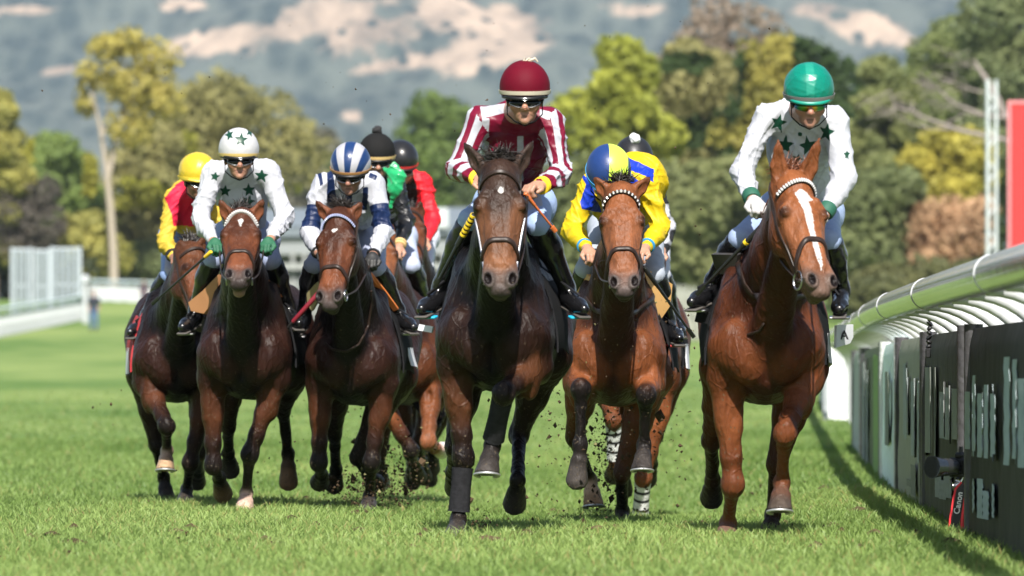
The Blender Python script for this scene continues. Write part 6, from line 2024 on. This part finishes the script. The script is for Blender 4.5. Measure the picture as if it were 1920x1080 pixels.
RSPEC[8] = dict(d0=38.8, label="jockey in a bright red jacket with a red banded black helmet, behind the black silks",
    head=(752, 300, .15), pitch=18, yaw=14, shL=(728, 340, .45), shR=(796, 340, .45), elL=(735, 420, .4), wrL=(760, 455, .16), haL=(772, 468, .1),
    elR=(812, 412, .40), wrR=(798, 452, .18), haR=(788, 468, .1), hipL=(750, 445, 1.0), hipR=(795, 445, 1.0), knL=(760, 500, .42), anL=(762, 570, .66), toL=(760, 590, .5),
    knR=(798, 500, .44), anR=(806, 560, .68), toR=(810, 580, .5),
    jacket=(.62, .012, .022), jrough=.45, cap=(.012, .012, .013), cap_rough=.3, band=(-.034, -.014, red_band),
    layers=[(polys([[(725, 320), (772, 318), (782, 350), (780, 395), (730, 420)]], [0, 3]), (.012, .012, .013))], breeches=(.50, .52, .58))
RSPEC[9] = dict(d0=34.2, label="jockey with a white pompom, almost hidden behind the yellow silks",
    head=(1188, 300, .25), pitch=40, yaw=4, shL=(1150, 345, .45), shR=(1230, 345, .45), elL=(1150, 430, .4), wrL=(1180, 470, .16), haL=(1195, 485, .1),
    elR=(1248, 430, .40), wrR=(1240, 472, .2), haR=(1228, 488, .1), hipL=(1170, 440, 1.05), hipR=(1228, 440, 1.05), knL=(1165, 505, .42), anL=(1150, 590, .66), toL=(1148, 612, .5),
    knR=(1240, 515, .44), anR=(1262, 590, .68), toR=(1272, 612, .5),
    jacket=(.33, .34, .37), cap=(.012, .012, .013), pompom=plain("white_wool", (.66, .66, .68), .9), band=(-.030, -.012, black_cuff),
    layers=[(lambda p: np.sin(p['px'] * .19) * np.sin(p['py'] * .13 + .6) * .01, (.012, .012, .013))], breeches=(.45, .47, .52))
# ================================================================== PUT THEM ON THE TRACK
HI, RI = {}, {}
for k in (1, 2, 3, 4, 5, 6, 7, 8, 9):
    HI[k] = horse(HSPEC[k])
    RI[k] = rider(RSPEC[k])
    I, R_ = HI[k], RI[k]
    if k in (1, 2, 3, 4, 5, 6, 7):
        for s, ha in ((-1, R_['haL']), (1, R_['haR'])):
            b0 = I['bit%+d' % s]
            loose_strap(I, "rein", [b0, lerp(b0, ha, .35) + np.array([s * .012, 0, -.035]), lerp(b0, ha, .7) + np.array([s * .008, 0, -.03]), ha + np.array([0, 0, -.015])], .0055, I['c'].get('rein', leather))
def whip(label, a, b, d_a, d_b, col_grip, col_shaft, grip_t=.28, r=.010, flap=True, rings=None):
    A_, B_ = P(*a, d_a), P(*b, d_b)
    o = empty("riding_whip", tuple(A_), label, "whip")
    mb = MB(); mb.tube([lerp(A_, B_, t) for t in (0, .01, grip_t)], [r * .9, r * 1.25, r * 1.1], 10); g = mb.build("grip", col_grip, o, A_)
    mb = MB(); mb.tube([lerp(A_, B_, t) for t in (grip_t, .6, .9)], [r * .8, r * .7, r * .55], 8); mb.build("shaft", col_shaft, o, A_)
    mb = MB(); n_ = unit(np.cross(B_ - A_, [0, 1., 0])); mb.ribbon([lerp(A_, B_, t) for t in (.88, .94, 1.0)], [np.array([0, -1., 0.1])] * 3, .022, .006); mb.build("flap", col_shaft, o, A_)
    if rings:
        for t in rings[1]:
            mb = MB(); mb.tube([lerp(A_, B_, t - .013), lerp(A_, B_, t + .013)], r * 1.32, 10); mb.build("ring", rings[0], g, A_)
    return o
blk = plain("whip_black", (.012, .012, .012), .4)
whip("black riding whip with a small yellow ring, held along the chestnut horse's shoulder", (1440, 412), (1306, 552), 26.52, 26.85, blk, blk, .35, .012, rings=(yellow_cuff, [.30]))
whip("black riding whip with yellow striped grip beside the maroon rider's boot", (889, 402), (815, 540), 26.72, 26.98, blk, blk, .42, .013, rings=(yellow_cuff, [.02, .07, .12, .17, .22, .27]))
whip("thin orange red riding whip under the maroon rider's hand beside the horse's head", (984, 362), (1042, 434), 26.66, 26.8, plain("orange_shaft", (.48, .12, .03), .45), plain("orange_shaft", (.48, .12, .03), .45), .3, .008)
whip("black whip slanting across the tan flap beside the bright bay horse", (1207, 500), (1301, 632), 30.34, 30.75, blk, blk, .25, .011)
whip("black whip with dark red grip crossing in front of the striped rider's left boot", (606, 540), (503, 655), 33.28, 33.45, plain("dark_red_grip", (.16, .008, .02), .5), blk, .55, .012)
whip("black whip held low by the rider in yellow and red", (352, 488), (275, 588), 35.02, 35.4, plain("orange_grip", (.62, .14, .02), .5), blk, .12, .011)
whip("black whip crossing toward the yellow tip by the star-printed rider's left hand", (396, 472), (285, 570), 33.1, 33.6, plain("yellow_grip", (.66, .42, .02), .5), blk, .10, .010)

# flaps and straps either side of the saddles, where the photograph shows them
def flap(I, name, pts, dy, th, mat):
    """pts: picture points of a flap's outline; dy: depth behind the horse's front"""
    q = []
    for p in pts:
        q.append(P(p[0], p[1], I['d0'] + (p[2] if len(p) > 2 else dy)))
    q = np.array(q)
    n = unit(np.cross(q[1] - q[0], q[2] - q[0])); n = n if n[1] > 0 else -n
    mb = MB(); mb.slab(q, n * th); return mb.build(name, mat, I['ob'], I['O'], True)
orange = plain("orange_webbing", (.62, .17, .03), .6, bump=(70, .4, .003))
tanflap = plain("tan_leather", (.50, .29, .10), .55, bump=(40, .2, .003))
paleflap = plain("pale_yellow_pad", (.58, .50, .25), .65)
browntan = plain("brown_tan_leather", (.36, .17, .075), .55)
bluepad = plain("blue_padding", (.012, .055, .12), .7)
flap(HI[3], "saddle_flap", [(1205, 501, .35), (1232, 514, .42), (1261, 533, .5), (1257, 573, .52), (1238, 601, .5), (1226, 566, .4)], .4, .02, tanflap)
flap(HI[3], "saddle_flap", [(1077, 524, .5), (1098, 511, .38), (1106, 520, .34), (1094, 555, .38), (1082, 566, .44)], .4, .02, tanflap)
flap(HI[4], "saddle_flap", [(410, 514, .36), (380, 545, .44), (353, 567, .52), (358, 583, .52), (382, 588, .48), (404, 560, .4)], .4, .02, browntan)
flap(HI[4], "girth_strap", [(482, 503, .25), (490, 505, .27), (525, 568, .5), (514, 573, .5), (492, 545, .38)], .4, .012, orange)
flap(HI[4], "girth_strap", [(487, 511, .3), (494, 512, .32), (530, 556, .5), (522, 560, .5)], .4, .012, plain("light_orange_webbing", (.60, .26, .09), .6))
flap(HI[4], "saddle_pad", [(494, 500, .4), (512, 512, .5), (532, 550, .58), (520, 556, .56), (500, 528, .46)], .45, .014, bluepad)
flap(HI[5], "girth_strap", [(679, 508, .22), (687, 505, .2), (698, 515, .28), (724, 548, .42), (747, 580, .56), (738, 584, .56), (712, 552, .42), (690, 524, .3)], .4, .012, orange)
flap(HI[5], "saddle_flap", [(593, 530, .34), (575, 550, .44), (576, 571, .48), (585, 584, .48), (600, 556, .38)], .4, .02, paleflap)
flap(HI[5], "saddle_pad", [(684, 520, .3), (702, 532, .4), (708, 538, .44), (700, 538, .42), (688, 530, .34)], .4, .012, paleflap)
flap(HI[1], "saddle_flap", [(1333, 477, .42), (1383, 478, .30), (1376, 520, .36), (1346, 512, .46), (1340, 500, .46)], .4, .03, plain("dark_brown_leather", (.030, .026, .022), .5))
flap(HI[1], "saddle_cloth", [(1308, 577, .62), (1340, 590, .5), (1334, 612, .5), (1322, 606, .55), (1302, 603, .64)], .6, .02, black_cloth)
flap(HI[6], "number_cloth", [(300, 620, .5), (312, 612, .46), (306, 640, .52)], .5, .01, white_cloth)
numc = flap(HI[1], "number_cloth", [(1569, 610, .68), (1600, 608, .86), (1600, 632, .86), (1594, 644, .84), (1568, 652, .68)], .7, .012, white_cloth)
o1 = P(1583, 629, 26.5 + .735)
letters("lettering", "A", .062, o1, np.array([1, .28, 0]), np.array([0, .0, 1.]), black_cuff, numc, HI[1]['O'], .004)
flap(HI[2], "number_cloth", [(786, 608, .75), (812, 612, .7), (809, 624, .7), (783, 619, .75)], .7, .01, white_cloth)
flap(HI[9], "number_cloth", [(1280, 655, .9), (1293, 672, .95), (1290, 684, .95), (1277, 688, .9)], .9, .01, white_cloth)
flap(HI[9], "saddle_cloth", [(1262, 640, .8), (1280, 652, .9), (1276, 690, .9), (1262, 688, .8)], .9, .01, black_cloth)
flap(HI[2], "girth_strap", [(1036, 575, .62), (1048, 575, .64), (1046, 640, .66), (1030, 672, .62), (1012, 702, .56), (1008, 694, .55), (1026, 655, .60), (1036, 620, .62)], .6, .01, black_cloth)

# green scarf flying from the black-silked rider's neck
sc = Field()
R7 = RI[7]; cP = lambda x, y, dy: P(x, y, 36.8 + dy)
for a, b_, r0, r1 in [((726, 326, .04), (738, 316, .0), .030, .040), ((738, 316, .0), (748, 332, -.02), .040, .046), ((748, 332, -.02), (741, 356, -.02), .046, .040), ((741, 356, -.02), (733, 388, .02), .038, .010), ((730, 335, 0), (732, 352, 0), .025, .030)]:
    sc.cap(cP(*a), cP(*b_), r0, r1, .03, flat=(np.array([0, 1., 0]), .6))
v, fc, N = sc.surface(.007)
v = folds(v, N, .026, 77)
so = link("scarf", new_mesh("scarf", v - R7['O'], fc, True), plain("green_satin", (.005, .26, .085), .33, sheen=.2, bump=(30, .3, .01)), R7['ob'])

# turf thrown up by the hooves
mb = MB()
r = np.random.default_rng(5)
def clods(n, cx, cy, sx, sy, d, sd, smin, smax, skew=1.0):
    for k in range(n):
        px, py = cx + r.normal() * sx, cy + r.normal() * sy
        dd_ = d + r.normal() * sd
        p = P(px, py, dd_)
        if p[2] < float(gz(p[0], p[1])) + .005: continue
        s = smin * .6 + (smax * .75 - smin * .6) * r.random() ** 5
        e = r.normal(size=(6, 3)) * .25 + np.array([[1, 0, 0], [-1, 0, 0], [0, 1, 0], [0, -1, 0], [0, 0, 1], [0, 0, -1]])
        t = np.array([[0, 2, 4], [2, 1, 4], [1, 3, 4], [3, 0, 4], [2, 0, 5], [1, 2, 5], [3, 1, 5], [0, 3, 5]])
        c_ = np.array([.045, .030, .018]) * (.5 + r.random()) if r.random() < .8 else np.array([.16, .15, .07]) * (.6 + r.random() * .6)
        mb.add(p + e * s * np.array([1, 1, .5 + r.random()]), None, t, c_)
clods(1100, 1140, 840, 70, 90, 31.5, .8, .003, .016)
clods(1100, 1135, 890, 20, 80, 32.3, .4, .003, .014)
clods(160, 1150, 640, 60, 60, 30.0, .5, .003, .009)
clods(2200, 715, 900, 42, 38, 35.5, .8, .003, .014)
clods(900, 690, 930, 40, 18, 33.8, .4, .003, .014)
clods(240, 770, 780, 60, 80, 36.5, 1., .003, .013)
clods(160, 500, 880, 60, 50, 35, 1., .003, .013)
clods(140, 900, 980, 20, 14, 26.9, .2, .003, .012)
clods(150, 1010, 790, 60, 110, 29, 1.2, .003, .012)
clods(110, 1290, 760, 60, 110, 29.5, 1.2, .003, .012)
clods(70, 880, 170, 330, 110, 31, 2.5, .004, .013)
clods(60, 1320, 330, 120, 130, 30, 2.0, .004, .012)
clods(90, 300, 780, 50, 90, 36, 1.2, .003, .012)
for k in range(150):
    y = 23 + 20 * r.random(); x = -2.6 + 5.0 * r.random(); s = .006 + .016 * r.random() ** 3
    e = r.normal(size=(6, 3)) * .25 + np.array([[1, 0, 0], [-1, 0, 0], [0, 1, 0], [0, -1, 0], [0, 0, .7], [0, 0, -1]])
    t = np.array([[0, 2, 4], [2, 1, 4], [1, 3, 4], [3, 0, 4], [2, 0, 5], [1, 2, 5], [3, 1, 5], [0, 3, 5]])
    mb.add(np.array([x, y, float(gz(x, y)) + .022]) + e * s, None, t, np.array([.05, .034, .02]) * (.6 + r.random()))
for k in range(60):
    y = 24 + 14 * r.random(); x = -2.4 + 4.6 * r.random(); s = .03 + .06 * r.random() ** 2
    a_ = np.linspace(0, 2 * np.pi, 10)[:-1]; rad = s * (.6 + .5 * r.random(9))
    ringp = np.stack([x + rad * np.cos(a_), y + 1.3 * rad * np.sin(a_), gz(x + rad * np.cos(a_), y) + .012 + .02 * r.random(9)], 1)
    mb.add(np.concatenate([ringp, [[x, y, float(gz(x, y)) + .045]]]), None, [[i_, (i_ + 1) % 9, 9] for i_ in range(9)], np.array([.06, .042, .025]) * (.6 + .8 * r.random()))
clods(26, 1140, 840, 80, 100, 31.0, .8, .012, .045)
clods(30, 730, 880, 60, 50, 35.0, .8, .012, .045)
m_ = attr_mat("turf_clod", .95, .05)
tag(mb.build("flying_turf", m_, smooth_shade=False), "brown clods of turf thrown up by the hooves", "turf", kind="stuff")

# ------------------------------------------------------------------ the people on the grass far behind
def bystander(label, px, d, top, foot, shirt, trousers, pxs=1.0, turn=0.0):
    s = F / d; X = (px - 960) / s; zb = float(gz(X, d)); H = (foot - top) / s; k = H / 1.75
    o = np.array([X, d, zb])
    def w(x, y, z): return o + k * np.array([x, y, z])
    f = Field()
    f.ell(w(0, -.01, 1.64), np.array((.075, .095, .115)) * k, None, .02, SKIN); f.ell(w(0, -.10, 1.62), np.array((.012, .02, .02)) * k, None, .01, SKIN)
    f.cap(w(0, 0, 1.42), w(0, 0, 1.56), .055 * k, .05 * k, .02, SKIN)
    f.cap(w(0, 0, 1.30), w(0, 0, .98), .125 * k, .12 * k, .05, SKIN); f.cap(w(-.17, 0, 1.38), w(.17, 0, 1.38), .055 * k, .055 * k, .04, SKIN)
    for sx in (-1, 1):
        f.cap(w(sx * .20, 0, 1.36), w(sx * .25, .03, 1.10), .045 * k, .038 * k, .02, SKIN); f.cap(w(sx * .25, .03, 1.10), w(sx * .20, -.12, .90), .036 * k, .026 * k, .02, SKIN)
        hand(f, w(sx * .20, -.12, .90), w(sx * .18, -.18, .84), -sx, SKIN)
        f.cap(w(sx * .09, 0, .95), w(sx * .11, -.02, .50), .08 * k, .055 * k, .03, SKIN); f.cap(w(sx * .11, -.02, .50), w(sx * .12, .02, .09), .055 * k, .038 * k, .02, SKIN); f.cap(w(sx * .12, .02, .06), w(sx * .14, -.15, .035), .038 * k, .03 * k, .02, SKIN)
    v, fc, N = f.surface(.016)
    me = new_mesh("person", v - o, fc, True, N); set_attr(me, "Col", f.colors(v, .01, SKIN))
    ob = link("person", me, skin_mats['skin'], None, tuple(o)); tag(ob, label, "person")
    q = Field(); q.cap(w(0, 0, 1.30), w(0, 0, .95), .155 * k, .15 * k, .05); q.cap(w(-.18, 0, 1.385), w(.18, 0, 1.385), .07 * k, .07 * k, .04)
    for sx in (-1, 1): q.cap(w(sx * .20, 0, 1.37), w(sx * .245, .025, 1.14), .062 * k, .058 * k, .02)
    v, fc, N = q.surface(.016); link("shirt", new_mesh("shirt", v - o, fc, True, N), plain("shirt_cloth", shirt, .8), ob)
    q = Field(); q.cap(w(-.07, 0, .95), w(.07, 0, .95), .125 * k, .125 * k, .04)
    for sx in (-1, 1): q.cap(w(sx * .09, 0, .92), w(sx * .11, -.02, .50), .10 * k, .08 * k, .03); q.cap(w(sx * .11, -.02, .50), w(sx * .12, .02, .10), .08 * k, .065 * k, .03)
    v, fc, N = q.surface(.016); link("jeans", new_mesh("jeans", v - o, fc, True, N), plain("trouser_cloth", trousers, .85), ob)
    for sx in (-1, 1):
        q = Field(); q.cap(w(sx * .12, .04, .06), w(sx * .14, -.17, .04), .055 * k, .042 * k, .02); v, fc, N = q.surface(.014); link("shoe", new_mesh("shoe", v - o, fc, True, N), plain("shoe_dark", (.04, .035, .03), .6), ob)
    q = Field(); q.ell(w(0, .015, 1.675), np.array((.085, .10, .095)) * k, None, .02); q.cut(w(0, -.05, 1.63), np.array([0, -.7, -.7])); v, fc, N = q.surface(.012); link("hair", new_mesh("hair", v - o, fc, True, N), plain("dark_hair", (.03, .02, .015), .6), ob)
bystander("person in dark top and blue jeans standing on the turf by the left rail", 176, 262, 536, 611, (.012, .016, .030), (.065, .12, .22))
bystander("distant person in dark clothes beside the far rail, left of the leftmost horse", 270, 318, 520, 573, (.05, .03, .045), (.03, .04, .075))
# ------------------------------------------------------------------ haze, after everything it surrounds
ho = HAZE.build("haze", hm, smooth_shade=False)
tag(ho, "thin blue daytime haze over the course and hills", "haze", kind="stuff")
